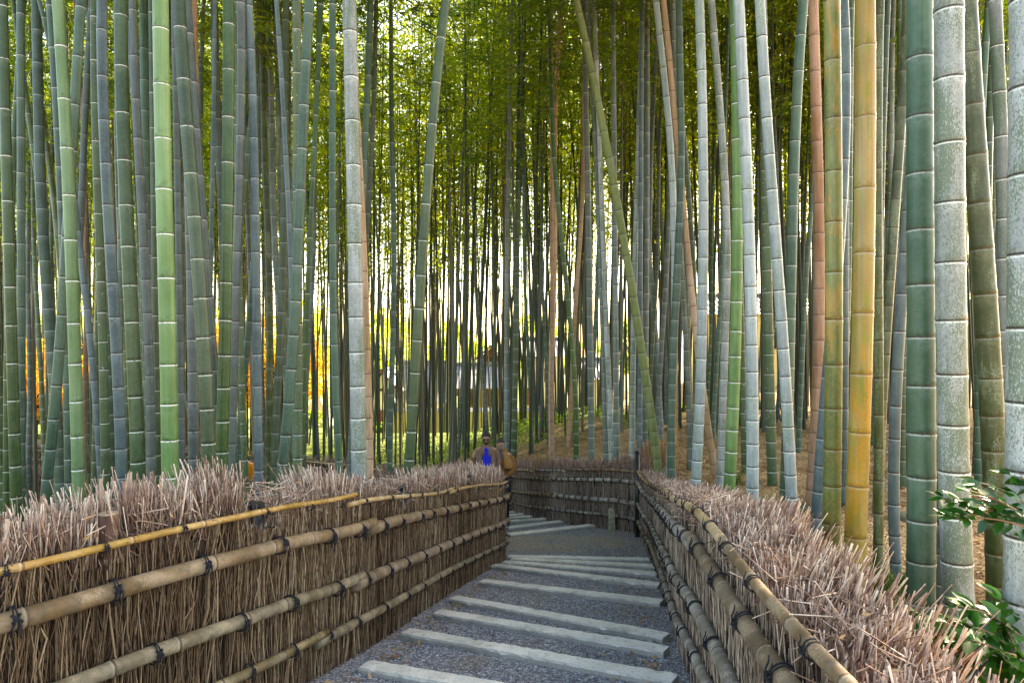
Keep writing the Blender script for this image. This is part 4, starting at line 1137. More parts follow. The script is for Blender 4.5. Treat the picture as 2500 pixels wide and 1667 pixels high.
# tufts of tall orange brown twigs bound to the fences
TUFT = strand_mat('broom_twig', [(0, (.22, .10, .04)), (.5, (.42, .23, .11)), (1, (.60, .40, .22))])
for (px, D, hgt_, wid, n, lab) in [(1598, 10.25, .62, .17, 520, 'tall orange brown twig tuft beside the tall black post'), (1325, 12.9, .42, .15, 330, 'smaller orange brown twig tuft in the back fence near the woman')]:
    x = (px - 1250) / F * D; rs = np.random.RandomState(int(px)); z = zp(x, D) + .82
    t = np.linspace(0, 1, 5)[None, :]
    a = rs.normal(scale=.16, size=(n, 1)); c_ = rs.normal(scale=.12, size=(n, 1)); x0 = rs.uniform(-1, 1, (n, 1)) * wid * .8; y0 = rs.uniform(-1, 1, (n, 1)) * .08
    H = hgt_ * rs.uniform(.45, 1, (n, 1)) * (1 - .25 * np.abs(x0 / wid))
    P = np.stack([x0 + (a + x0 * .5) * H * t + rs.normal(scale=.006, size=(n, 5)), y0 + c_ * H * t, -.2 + (H + .2) * t], -1)
    V, Q = strands(P, np.full((n, 5), .0032) * (1.2 - .6 * t), 3)
    o = link('twig_tuft', mesh('twig_tuft', V, Q, TUFT, rnd=np.repeat(rs.rand(n), 15)), None, (x, D, z)); tag(o, lab, 'twig tuft')

# sawn stump on the litter
x, D = unpix(2193, 1500, 3.55).x, 3.55
r_ = empty('bamboo_stump', (x, D, zg(x, D))); tag(r_, 'short dark sawn bamboo stump on the fallen leaves beside the right fence', 'stump')
b = MB(); b.loft([(0, 0, -.1, .044, .044), (0, 0, .05, .041, .041), (0, 0, .052, .034, .034), (0, 0, .0, .032, .032)], 20); b.build('stump_wall', plain('rotten_bamboo', (.07, .045, .025), .9, .2, .5, 40, .5), r_, True)
# low stone edging seen between the culms
for (px, py, D, sx, lab) in [(2215, 1232, 6.2, .34, 'mossy flat stone edging behind the blue grey culm'), (1990, 1228, 6.6, .5, 'mossy flat stone behind the blue white culm')]:
    p = unpix(px, py, D); b = MB(); b.loft([(0, 0, -.12, sx * .5, .12), (0, 0, .03, sx * .5, .12), (.01, 0, .055, sx * .44, .09)], 10)
    o = b.build('edging_stone', plain('mossy_rock', (.13, .12, .07), .9, .2, .5, 12, .6), None, True, loc=(p.x, D, zg(p.x, D))); tag(o, lab, 'stone')

# grass around two culm feet
GRASS = strand_mat('grass_blade', [(0, (.06, .12, .02)), (.6, (.16, .26, .04)), (1, (.30, .34, .08))], .5)
for (px, D, n, hh) in [(2190, 4.25, 260, .2), (2125, 3.95, 150, .22), (1870, 6.4, 220, .28), (1790, 8.2, 160, .25)]:
    x = (px - 1250) / F * D; rs = np.random.RandomState(int(px) + 1)
    t = np.linspace(0, 1, 4)[None, :]; a = rs.rand(n, 1) * 6.28; q = rs.uniform(.2, 1.1, (n, 1)); H = hh * rs.uniform(.4, 1, (n, 1)); r0 = rs.uniform(.02, .10, (n, 1))
    P = np.stack([np.cos(a) * (r0 + q * H * t * t), np.sin(a) * (r0 + q * H * t * t), H * t], -1)
    V, Q = strands(P, np.full((n, 4), .0022) * (1.15 - t), 3)
    o = link('grass_tuft', mesh('grass_tuft', V, Q, GRASS, rnd=np.repeat(rs.rand(n), 12)), None, (x, D, zg(x, D)))
    tag(o, {2190: 'grass tuft at the foot of the smooth blue grey culm', 2125: 'grass tuft right of the golden bamboo foot', 1870: 'grass tuft left of the ochre streaked bamboo behind the tips', 1790: 'grass tuft far behind the light green ringed bamboo'}[px], 'grass', 'grass tufts at the culm feet')

# ------------------------------------------------------------------ glossy evergreen shrub at the right
SHRUB = leaf_mat('glossy_leaf', [(0, (.010, .050, .008)), (.5, (.022, .10, .012)), (1, (.06, .19, .02))], .3, .28, True, (1.4, 1.6, .5))
SHRUB.node_tree.nodes['Principled BSDF'].inputs['Specular IOR Level'].default_value = .5
STEM = plain('shrub_stem', (.20, .11, .05), .7)
def shrub(label, base, branches, seed, L=(.055, .095)):
    rs = np.random.RandomState(seed); root = empty('evergreen_shrub', base); tag(root, label, 'shrub'); O = np.array(base)
    sb = MB(); V, Fc, rn = [], [], []
    prof = [(0, 0), (.12, .30), (.3, .48), (.5, .5), (.7, .38), (.88, .16), (1, 0)]
    for pts in branches:
        P = smooth_path(np.array(pts), .02, 6) - O
        sb.tube(P.tolist(), np.linspace(.005, .0016, len(P)).tolist(), 5)
        n = len(P); i = int(n * .15) if len(pts) > 3 else 0; sidx = 0
        while i < n:
            t = P[min(i + 1, n - 1)] - P[max(i - 1, 0)]; t /= np.linalg.norm(t)
            for rep in range(rs.randint(2, 4)):
                s_ = np.cross(t, (0, 0, 1)); s_ /= np.linalg.norm(s_) + 1e-9; sgn = 1 if (sidx + rep) % 2 else -1
                d = t * rs.uniform(.4, 1.0) + s_ * sgn * rs.uniform(.5, 1.1) + np.array([0, 0, rs.uniform(-.6, .45)]); d /= np.linalg.norm(d)
                l = rs.uniform(*L); w_ = l * rs.uniform(.40, .5)
                up = np.array([rs.normal() * .35, -.35 + rs.normal() * .35, 1.0]); side = np.cross(d, up); side /= np.linalg.norm(side); nn = np.cross(side, d)
                if nn[2] < 0: nn = -nn
                b0 = len(V); c0 = P[i] + d * .008; droop = rs.uniform(.05, .25)
                for (u, ww) in prof:
                    c = c0 + d * l * u - nn * droop * l * u * u
                    for q in (-1, 0, 1): V.append(c + side * q * ww * w_ + nn * abs(q) * ww * w_ * .28)
                for k in range(len(prof) - 1):
                    for q in (0, 1): Fc.append((b0 + k * 3 + q, b0 + k * 3 + q + 1, b0 + k * 3 + q + 4, b0 + k * 3 + q + 3))
                rn += [np.clip(rs.normal(.5, .28), 0, 1)] * (len(prof) * 3)
            sidx += 1; i += 1 + (rs.rand() < .25)
    sb.build('stems', STEM, root, True)
    link('leaves', mesh('leaves', np.array(V), Fc, SHRUB, True, rnd=rn), root)
def pb(*l): return [tuple(unpix(x, y, D)) for (x, y, D) in l]
shrub('glossy green leafy sprig reaching in from the right edge in front of the mottled bamboos', tuple(unpix(2640, 1330, 1.95)),
      [pb((2640, 1330, 1.95), (2500, 1268, 1.95), (2420, 1240, 1.95), (2360, 1225, 1.95), (2310, 1215, 1.97)), pb((2520, 1270, 1.95), (2460, 1230, 1.9), (2400, 1205, 1.9), (2345, 1190, 1.93)), pb((2600, 1310, 1.95), (2500, 1225, 2.0), (2440, 1185, 2.02), (2380, 1175, 2.05)),
       pb((2600, 1320, 1.9), (2520, 1290, 1.88), (2440, 1265, 1.88), (2385, 1262, 1.9)), pb((2640, 1330, 2.0), (2540, 1180, 2.05), (2475, 1160, 2.05)), pb((2430, 1240, 1.95), (2380, 1255, 1.92), (2335, 1262, 1.9))], 2, (.042, .070))
shrub('glossy dark leafy shrub at the bottom right corner behind the brushwood tips', tuple(unpix(2560, 1900, 2.0)),
      [pb((2560, 1900, 2.0), (2400, 1640, 2.0), (2320, 1590, 2.0), (2260, 1565, 2.0), (2200, 1550, 2.0)), pb((2520, 1800, 2.0), (2470, 1580, 2.0), (2420, 1540, 2.0), (2360, 1520, 2.0)), pb((2560, 1850, 2.05), (2480, 1600, 2.1), (2440, 1530, 2.1), (2400, 1500, 2.1), (2360, 1478, 2.1)),
       pb((2560, 1850, 1.95), (2500, 1650, 1.92), (2440, 1580, 1.9), (2370, 1560, 1.9)), pb((2560, 1850, 2.1), (2530, 1560, 2.15), (2480, 1480, 2.15), (2440, 1460, 2.15)), pb((2600, 1850, 2.0), (2540, 1660, 1.95), (2480, 1620, 1.93), (2420, 1600, 1.93)),
       pb((2420, 1660, 2.0), (2370, 1620, 1.98), (2300, 1600, 1.98), (2250, 1590, 2.0)), pb((2560, 1900, 2.05), (2500, 1700, 2.0), (2430, 1660, 2.0), (2350, 1650, 2.02)), pb((2500, 1640, 2.02), (2470, 1560, 2.02), (2450, 1510, 2.05)), pb((2450, 1640, 2.0), (2330, 1560, 1.98), (2240, 1530, 1.98), (2170, 1545, 2.0)), pb((2450, 1600, 2.0), (2380, 1540, 2.0), (2300, 1520, 2.0), (2250, 1500, 2.0)), pb((2500, 1560, 2.05), (2430, 1500, 2.05), (2350, 1480, 2.05)), pb((2480, 1600, 1.96), (2410, 1580, 1.95), (2340, 1555, 1.95), (2290, 1545, 1.95))], 5, (.050, .085))

# ------------------------------------------------------------------ people
SKIN = plain('skin', (.36, .19, .12), .5, .4, .08, 20)
SKIN2 = plain('skin_light', (.44, .25, .17), .5, .4, .08, 20)
HAIRM = plain('black_hair', (.012, .010, .010), .45, .5, .3, 60, .3)
def cloth(name, c): return plain(name, c, .9, .15, .15, 40, .25)
def head_mesh(name, mat, root, beard=None):
    b = MB(); n, mr = 20, 15; V = []
    for i in range(mr):
        t = math.pi * (i + .0) / (mr - 1); z = math.cos(t)
        for k in range(n):
            q = 2 * math.pi * k / n; x, y = math.sin(t) * math.cos(q), math.sin(t) * math.sin(q)
            fx, fy, fz = x * .076, y * .098, z * .118
            if z < 0: fx *= 1 - .30 * (-z); fy *= 1 - .12 * (-z)
            front = max(0, -y)
            if front > .75 and abs(x) < .35 and -.35 < z < .2: fy -= .020 * (1 - abs(x) / .35) * (1 - abs(z + .08) / .35)   # nose
            if front > .6 and .08 < z < .3 and .15 < abs(x) < .6: fy += .008                      # eye sockets
            if front > .7 and -.62 < z < -.48 and abs(x) < .35: fy -= .006                       # lips
            V.append((fx, fy, fz))
    Fc = [(i * n + k, (i + 1) * n + k, (i + 1) * n + (k + 1) % n, i * n + (k + 1) % n) for i in range(mr - 1) for k in range(n)]
    b.add(V, Fc)
    for s in (-1, 1): b.loft([(s * .078, .012, -.028, .006, .010), (s * .083, .014, 0, .009, .018), (s * .082, .016, .03, .007, .016)], 8)
    return b
def skin_body(root, mat, joints, edges, radii):
    me = bpy.data.meshes.new('body'); me.from_pydata(joints, edges, []); me.materials.append(mat)
    o = link('body', me, root); s = o.modifiers.new('skin', 'SKIN'); s.use_smooth_shade = True
    for v_, r in zip(me.skin_vertices[0].data, radii): v_.radius = (r, r)
    me.skin_vertices[0].data[0].use_root = True
    q = o.modifiers.new('ss', 'SUBSURF'); q.levels = 1; q.render_levels = 2; return o
def person(label, loc, rz, tall, kind):
    root = empty('person', loc, rz); tag(root, label, 'person'); k = tall / 1.72; root.scale = (k, k, k)
    # local -y is the front
    J = [(0, 0, .95), (0, .0, 1.15), (0, .01, 1.38), (0, -.015, 1.47), (0, -.05, 1.54),
         (.19, .02, 1.38), (.25, .02, 1.12), (.18, -.16, 1.00), (.12, -.24, 1.00), (-.19, .02, 1.38), (-.25, .02, 1.12), (-.18, -.16, 1.00), (-.12, -.24, 1.00),
         (.10, 0, .88), (.11, -.10, .50), (.11, -.06, .09), (.12, -.20, .04), (-.10, 0, .88), (-.11, .06, .50), (-.11, .20, .10), (-.12, .08, .04)]
    E = [(0, 1), (1, 2), (2, 3), (3, 4), (2, 5), (5, 6), (6, 7), (7, 8), (2, 9), (9, 10), (10, 11), (11, 12), (0, 13), (13, 14), (14, 15), (15, 16), (0, 17), (17, 18), (18, 19), (19, 20)]
    R = [.13, .13, .11, .055, .052, .055, .042, .034, .028, .055, .042, .034, .028, .085, .06, .042, .035, .085, .06, .042, .035]
    skm = SKIN if kind == 'man' else SKIN2
    body = skin_body(root, skm, J, E, R)
    # hands: palm, four fingers and a thumb per side
    for s in (1, -1):
        h = MB(); c = Vector((s * .115, -.25, 1.0)); d = Vector((-s * .35, -.9, -.15)).normalized(); sd = Vector((-s * .2, 0, 1)).normalized()
        h.tube([c, c + d * .05, c + d * .085], [.026, .034, .030], 8)
        for f in range(4):
            b0 = c + d * .08 + sd * (.024 - .016 * f); l = (.070, .078, .072, .058)[f]
            h.tube([b0, b0 + d * l * .45, b0 + d * l * .75 + Vector((-s * .012, 0, -.006)), b0 + d * l * .9 + Vector((-s * .028, 0, -.012))], [.009, .0085, .008, .006], 6)
        h.tube([c + d * .02 + sd * .02, c + d * .045 + sd * .045, c + d * .075 + sd * .05], [.011, .010, .008], 6)
        h.build('hand', skm, root, True)
    hd = empty('head', (0, -.065, 1.615)); hd.parent = root; hd.rotation_euler = (math.radians(17 if kind == 'man' else 22), 0, math.radians(-8 if kind == 'man' else 12))
    hm = head_mesh('face', skm, hd); hm.build('face', skm, hd, True, subsurf=1)
    # hair
    b = MB(); rings = []
    if kind == 'man':
        for (z, rx, ry, cy) in [(-.01, .082, .085, .032), (.03, .086, .098, .018), (.065, .086, .106, .004), (.095, .080, .102, -.004), (.128, .064, .086, -.008), (.150, .034, .05, -.006), (.156, .006, .008, -.004)]: rings.append((0, cy, z, rx, ry))
    else:
        for (z, rx, ry, cy) in [(-.07, .060, .05, .055), (-.02, .080, .085, .032), (.03, .083, .096, .016), (.065, .082, .100, .004), (.095, .072, .092, .000), (.118, .05, .066, .000), (.130, .010, .014, 0)]: rings.append((0, cy, z, rx, ry))
    b.loft(rings, 22)
    # open the hair over the face: pull front vertices back
    b.v = [(x, (max(y, -.050) if z < .088 else y), z) for (x, y, z) in b.v]
    b.build('hair', HAIRM, hd, True, subsurf=1)
    e_ = MB()
    for s in (-1, 1):
        if kind != 'man': e_.loft([(s * .030, -.088, .010, .013, .006), (s * .030, -.091, .015, .016, .007), (s * .030, -.088, .020, .012, .005)], 8)
        e_.tube([(s * .014, -.094, .036), (s * .030, -.094, .041), (s * .048, -.084, .036)], .0035, 5)
    e_.build('eyes', HAIRM, hd, True)
    lp = MB(); lp.loft([(0, -.088, -.064, .016, .008), (0, -.092, -.060, .021, .009), (0, -.090, -.054, .017, .008)], 10); lp.build('mouth', plain('lips', (.30, .07, .06), .5, .4, .05), hd, True)
    if kind == 'man':
        b = MB(); b.loft([(0, -.004, -.108, .030, .070), (0, -.006, -.085, .052, .086), (0, -.004, -.055, .066, .092), (0, .002, -.03, .071, .090)], 16, math.pi, 2 * math.pi, cap=False)
        b.build('beard', HAIRM, hd, True)
        g_ = MB()
        for s in (-1, 1):
            g_.loft([(s * .034, -.094, -.004, .024, .006), (s * .034, -.100, .012, .028, .007), (s * .034, -.098, .03, .026, .006)], 12)
            g_.tube([(s * .062, -.088, .022), (s * .080, -.03, .022), (s * .082, .02, .016)], .003, 6)
        g_.tube([(-.012, -.100, .022), (.012, -.100, .022)], .003, 6)
        g_.build('sunglasses', plain('dark_lens', (.01, .01, .012), .15, .8, .1), hd, True)
        sh = MB(); sh.loft([(0, 0, .93, .155, .105), (0, -.005, 1.05, .152, .112), (0, -.008, 1.2, .165, .122), (0, -.006, 1.34, .160, .112), (0, 0, 1.41, .11, .085), (0, 0, 1.45, .065, .062)], 24); sh.build('shirt', cloth('blue_cotton', (.012, .03, .55)), root, True)
        jk = MB(); a0, a1 = math.radians(-62), math.radians(242)
        jk.loft([(0, .0, .84, .195, .155), (0, 0, 1.0, .185, .145), (0, 0, 1.2, .19, .145), (0, .006, 1.33, .188, .130), (0, .01, 1.40, .150, .105), (0, .01, 1.445, .100, .085), (0, .012, 1.49, .080, .075)], 30, a0, a1, cap=False)
        for s in (-1, 1):
            jk.tube([(s * .10, .01, 1.39), (s * .165, .018, 1.365), (s * .215, .02, 1.24), (s * .235, .01, 1.12), (s * .215, -.08, 1.04), (s * .17, -.17, 1.00), (s * .14, -.21, 1.0)], [.058, .066, .060, .056, .054, .050, .046], 14)
            jk.loft([(s * .075, -.085, 1.42, .03, .014), (s * .075, -.105, 1.38, .036, .012), (s * .065, -.118, 1.30, .012, .008)], 8)
        o = jk.build('jacket', cloth('brown_wool', (.20, .125, .085)), root, True); sol = o.modifiers.new('s', 'SOLIDIFY'); sol.thickness = .012
    else:
        tn = MB(); tn.loft([(0, 0, .95, .14, .10), (0, -.005, 1.2, .145, .12), (0, 0, 1.38, .13, .10), (0, -.01, 1.43, .07, .068), (0, -.02, 1.50, .062, .060), (0, -.028, 1.525, .064, .060)], 22); tn.build('sweater', cloth('grey_knit', (.13, .12, .15)), root, True)
        sw = MB(); a0, a1 = math.radians(-70), math.radians(250)
        sw.loft([(0, -.01, 1.14, .262, .205), (0, -.005, 1.18, .26, .20), (0, 0, 1.27, .245, .18), (0, .008, 1.36, .205, .145), (0, .012, 1.42, .150, .118), (0, .014, 1.46, .112, .10), (0, .016, 1.50, .10, .092), (0, .014, 1.47, .125, .112)], 32, a0, a1, cap=False)
        o = sw.build('shawl', cloth('camel_wool', (.34, .17, .055)), root, True); sol = o.modifiers.new('s', 'SOLIDIFY'); sol.thickness = .014
        ct = MB(); ct.loft([(0, 0, .62, .165, .15), (0, 0, .9, .155, .14), (0, 0, 1.15, .165, .135), (0, .004, 1.32, .19, .125)], 26)
        for s in (-1, 1): ct.tube([(s * .15, .01, 1.36), (s * .22, .015, 1.30), (s * .262, .0, 1.12), (s * .20, -.12, 1.03), (s * .14, -.20, 1.0)], [.07, .075, .068, .058, .05], 12)
        ct.build('coat', cloth('camel_coat', (.26, .12, .04)), root, True)
    tr = MB()
    for s, kx, ky in ((1, .11, -.10), (-1, .11, .06)):
        tr.tube([(s * .085, 0, .96), (s * .10, 0, .86), (s * kx, ky, .50), (s * .11, ky * (1.2 if s > 0 else 3.0) + (.06 if s > 0 else 0), .12)], [.115, .105, .078, .062], 14)
    tr.build('trousers', cloth('dark_denim', (.03, .035, .05)), root, True)
    for s, fy in ((1, -.10), (-1, .16)):
        sb_ = MB(); sb_.loft([(s * .115, fy - .02, .0, .045, .13), (s * .115, fy - .02, .05, .047, .128), (s * .115, fy + .02, .09, .042, .075), (s * .113, fy + .04, .14, .045, .05)], 14); sb_.build('shoe', cloth('shoe_leather', (.03, .02, .015)), root, True)
    return root
Dm = 12.3; xm = (1186 - 1250) / F * Dm
person('bearded man in sunglasses, blue shirt and brown jacket, looking down', (xm, Dm, zp(xm, Dm)), math.radians(8), 1.67, 'man')
Dw = 12.8; xw = (1223 - 1250) / F * Dw
person('woman in a camel shawl over a grey roll neck, looking down beside the man', (xw, Dw, zp(xw, Dw) - .04), math.radians(-6), 1.60, 'woman')

# person in yellow far left, seen between culms, mostly behind the fence
Dy = 17.5; xy_ = (598 - 1250) / F * Dy; zy = CAMZ - (1118 - 833) / F * Dy - 1.52
r_ = empty('person', (xy_, Dy, zy)); tag(r_, 'person in a yellow hat and orange top half hidden behind the left fence', 'person')
skin_body(r_, SKIN2, [(0, 0, .95), (0, 0, 1.2), (0, 0, 1.38), (0, 0, 1.46), (0, -.02, 1.55), (.18, 0, 1.36), (.22, 0, 1.1), (.2, -.12, .9), (-.18, 0, 1.36), (-.22, 0, 1.1), (-.2, -.12, .9), (.1, 0, .5), (.1, 0, .08), (-.1, 0, .5), (-.1, 0, .08)],
          [(0, 1), (1, 2), (2, 3), (3, 4), (2, 5), (5, 6), (6, 7), (2, 8), (8, 9), (9, 10), (0, 11), (11, 12), (0, 13), (13, 14)], [.13, .13, .1, .055, .085, .055, .042, .03, .055, .042, .03, .07, .045, .07, .045])
b = MB(); b.loft([(0, 0, .85, .2, .15), (0, 0, 1.1, .2, .15), (0, 0, 1.32, .22, .14), (0, 0, 1.42, .12, .09), (0, 0, 1.45, .06, .06)], 18)
for s in (-1, 1): b.tube([(s * .15, 0, 1.37), (s * .24, 0, 1.25), (s * .25, 0, 1.08), (s * .22, -.1, .92)], [.07, .075, .065, .055], 10)
b.build('jacket', cloth('orange_jacket', (.65, .22, .02)), r_, True)
b = MB(); b.loft([(0, -.02, 1.60, .15, .15), (0, -.02, 1.605, .10, .11), (0, -.02, 1.66, .09, .10), (0, -.02, 1.69, .05, .06)], 16); b.build('hat', cloth('yellow_hat', (.6, .38, .03)), r_, True)

# ------------------------------------------------------------------ beyond the grove: houses, wall, maples, trees
TILE = plain('grey_roof_tile', (.11, .12, .145), .45, .5, .25, 6)
RIDGE = plain('ridge_tile', (.10, .105, .12), .5, .5, .3, 8)
PLAST = plain('yellow_plaster', (.74, .60, .28), .9, .1, .1, 3)
WHITEP = plain('white_plaster', (.74, .73, .69), .85, .2, .06, 3)
BRWOOD = plain('dark_timber', (.10, .055, .04), .8, .2, .3, 10)
REDW = plain('red_brown_slats', (.26, .085, .045), .75, .2, .3, 10)
OLWALL = plain('olive_clay_wall', (.20, .18, .11), .9, .1, .15, 3)
DARKW = plain('dark_opening', (.02, .018, .022), .6, .3, .2, 5)

def far_x(px, D): return (px - 1250) / F * D
def house(label, px0, px1, D, ybase, yeave, yridge, wallm, depth=4.0, group='tiled houses beyond the grove', gable_front=False, openings=(), over=.45):
    """openings: (px0, px1, ytop, ybottom, kind)"""
    x0, x1 = far_x(px0, D), far_x(px1, D); cx = (x0 + x1) / 2; W = x1 - x0
    zb = CAMZ - (ybase - 833) / F * D; ze = (833 - yeave) / F * D + CAMZ - zb; zr = (833 - yridge) / F * D + CAMZ - zb
    r = empty('tiled_house', (cx, D, zb)); tag(r, label, 'house', group)
    b = MB(); b.box((0, depth / 2, ze / 2 - .5), (W, depth, ze + 1.0)); b.build('wall', wallm, r)
    b = MB()
    for x in np.arange(-W / 2 + .02, W / 2 + .01, max(.9, W / 5)): b.box((x, -.02, ze / 2), (.10, .05, ze))
    b.box((0, -.025, ze - .08), (W, .055, .12)); b.box((0, -.025, .08), (W, .055, .14)); b.build('timber_frame', BRWOOD, r)
    b = MB(); rw = W / 2 + over; rd = depth / 2 + over
    def sag(t): return -.06 * math.sin(math.pi * t)
    if not gable_front:
        for sgn in (-1, 1):
            n = int(2 * rw / .13); m = 7; V = []
            for j in range(m + 1):
                t = j / m; y = depth / 2 + sgn * rd * (1 - t); z = ze - .18 + (zr - ze + .18) * t + sag(t) * (zr - ze)
                for i in range(n + 1):
                    V.append((-rw + 2 * rw * i / n, y, z + (.045 if i % 2 else 0) + .012 * (j % 2)))
            b.add(V, [(j * (n + 1) + i, j * (n + 1) + i + 1, (j + 1) * (n + 1) + i + 1, (j + 1) * (n + 1) + i) for j in range(m) for i in range(n)])
        o = b.build('roof', TILE, r)
        rb = MB(); rb.tube([(-rw - .05, depth / 2, zr + .06), (rw + .05, depth / 2, zr + .06)], .12, 10); rb.box((0, depth / 2, zr - .02), (2 * rw, .3, .12))
        for s in (-1, 1): rb.box((s * (rw + .03), depth / 2, zr + .14), (.12, .30, .26), taper=.6)
        rb.build('ridge', RIDGE, o)
    else:
        for sgn in (-1, 1):
            n = int(2 * rd / .13); m = 6; V = []
            for j in range(m + 1):
                t = j / m; x = sgn * rw * (1 - t); z = ze - .18 + (zr - ze + .18) * t + sag(t) * (zr - ze)
                for i in range(n + 1): V.append((x, depth / 2 - rd + 2 * rd * i / n, z + (.045 if i % 2 else 0)))
            b.add(V, [(j * (n + 1) + i, j * (n + 1) + i + 1, (j + 1) * (n + 1) + i + 1, (j + 1) * (n + 1) + i) for j in range(m) for i in range(n)])
        o = b.build('roof', TILE, r)
        rb = MB(); rb.tube([(0, depth / 2 - rd - .05, zr + .05), (0, depth / 2 + rd, zr + .05)], .11, 10); rb.build('ridge', RIDGE, o)
        gb = MB(); gb.add([(-W / 2, -.01, ze), (W / 2, -.01, ze), (0, -.01, zr - .1), (-W / 2, .1, ze), (W / 2, .1, ze), (0, .1, zr - .1)], [(0, 1, 2), (5, 4, 3), (0, 3, 4, 1), (1, 4, 5, 2), (2, 5, 3, 0)]); gb.build('gable', wallm, r)
        bb = MB()
        for s in (-1, 1): bb.tube([(s * rw, -over, ze - .2), (0, -over, zr)], .07, 5)
        bb.build('barge_board', REDW, r)
    for (a, c, yt, yb, kind) in openings:
        ax, bx = far_x(a, D) - cx, far_x(c, D) - cx; zt = CAMZ - (yt - 833) / F * D - zb; zl = CAMZ - (yb - 833) / F * D - zb
        w_, h_ = bx - ax, zt - zl; b = MB()
        if kind == 'slats':
            n = max(4, int(w_ / .12))
            for i in range(n): b.box((ax + w_ * (i + .5) / n, -.09, (zt + zl) / 2), (w_ / n * .55, .05, h_))
            b.box((ax + w_ / 2, -.055, (zt + zl) / 2), (w_, .03, h_)); b.build('slatted_panel', REDW, r)
        else:
            f = MB()
            for xx in (ax, bx): f.box((xx, -.07, (zt + zl) / 2), (.08, .06, h_ + .08))
            for zz in (zl, zt): f.box(((ax + bx) / 2, -.075, zz), (w_, .06, .08))
            f.box(((ax + bx) / 2, -.07, (zt + zl) / 2), (.05, .05, h_))
            fo = f.build('window', BRWOOD, r); b.box(((ax + bx) / 2, -.05, (zt + zl) / 2), (w_ * .98, .03, h_ * .98)); b.build('pane', DARKW, fo)
    return r
house('small gabled tiled house with a red brown slatted panel, left of the other houses', 908, 962, 40, 1068, 948, 905, WHITEP, 3.5, gable_front=True, openings=((914, 955, 1000, 1058, 'slats'),))
house('house with the widest grey tiled roof, right of the green leaning bamboo', 985, 1082, 41, 1062, 975, 888, WHITEP, 4.5, openings=((1034, 1062, 986, 1024, 'window'), (1000, 1022, 990, 1040, 'slats')))
house('tiled house with an olive clay wall behind the walkers', 1118, 1222, 42.5, 1062, 940, 893, OLWALL, 4.5, openings=((1150, 1168, 958, 986, 'window'), (1190, 1212, 955, 990, 'window')))
house('narrow tall timber gabled building rising above the olive walled house', 1172, 1222, 49, 1050, 872, 846, REDW, 3.0, gable_front=True, openings=((1186, 1206, 880, 900, 'window'),))
house('pale walled house with an olive lower wall, right of the reddish brown thin culm', 1275, 1372, 44, 1062, 862, 828, WHITEP, 5.0, openings=((1284, 1316, 946, 988, 'slats'), (1330, 1352, 900, 930, 'window')))
house('white walled house with a grey roof glimpsed at right centre', 1405, 1475, 43, 1068, 918, 880, WHITEP, 4.5, openings=((1420, 1440, 975, 1000, 'window'),))
house('yellow walled building behind the pale and brown culms at right', 1725, 1992, 46, 1010, 760, 715, PLAST, 5.0, openings=((1760, 1790, 800, 850, 'window'), (1880, 1910, 800, 850, 'window')))

# plaster garden wall with a tiled coping
D = 37.5; x0, x1 = far_x(955, D), far_x(1405, D); zb = CAMZ - (1062 - 833) / F * D; H = (1062 - 1003) / F * D
r_ = empty('garden_wall', ((x0 + x1) / 2, D, zb)); tag(r_, 'long yellow plaster garden wall with dark tile coping behind the grove', 'wall')
b = MB(); b.box((0, 0, H / 2 - .3), (x1 - x0, .22, H + .6)); b.build('plaster', PLAST, r_)
b = MB(); W = x1 - x0; n = int(W / .16); V = []
for (y, z) in [(-.30, H - .02), (-.15, H + .08), (0, H + .18), (.15, H + .08), (.30, H - .02)]:
    for i in range(n + 1): V.append((-W / 2 + W * i / n, y, z + (.03 if i % 2 else 0)))
b.add(V, [(j * (n + 1) + i, j * (n + 1) + i + 1, (j + 1) * (n + 1) + i + 1, (j + 1) * (n + 1) + i) for j in range(4) for i in range(n)])
b.build('tile_coping', RIDGE, r_)

# white marquee and blue barrel on the lawn at left
D = 33.0
cx = far_x(775, D); zb = CAMZ - (1085 - 833) / F * D
r_ = empty('white_marquee', (cx, D, zb)); tag(r_, 'white canvas marquee with a sloping roof on the lawn left of the pale whitish bamboo', 'marquee')
CANV = plain('white_canvas', (.8, .8, .8), .8, .2, .04, 3)
b = MB(); b.add([(-.75, -.9, 1.15), (.75, -.9, 1.15), (.75, .9, 1.15), (-.75, .9, 1.15), (-.1, 0, 2.35), (.1, 0, 2.35)], [(0, 1, 5, 4), (1, 2, 5), (2, 3, 4, 5), (3, 0, 4)]); b.box((0, -.9, 1.05), (1.5, .02, .22)); b.box((.75, 0, 1.05), (.02, 1.8, .22)); b.build('canopy', CANV, r_)
for sx in (-1, 1):
    for sy in (-1, 1):
        b = MB(); b.tube([(sx * .7, sy * .85, -.3), (sx * .7, sy * .85, 1.15)], .025, 8); b.build('pole', BLACK, r_)
p = (far_x(838, 34), 34.0, CAMZ - (1078 - 833) / F * 34)
b = MB(); b.loft([(0, 0, 0, .25, .25), (0, 0, .1, .28, .28), (0, 0, .32, .27, .27), (0, 0, .55, .28, .28), (0, 0, .85, .27, .27), (0, 0, .9, .22, .22)], 16)
o = b.build('blue_barrel', plain('blue_plastic', (.02, .16, .45), .4, .5, .05), None, True, loc=p); tag(o, 'blue plastic barrel behind the slim culm left of the pale whitish bamboo', 'barrel')

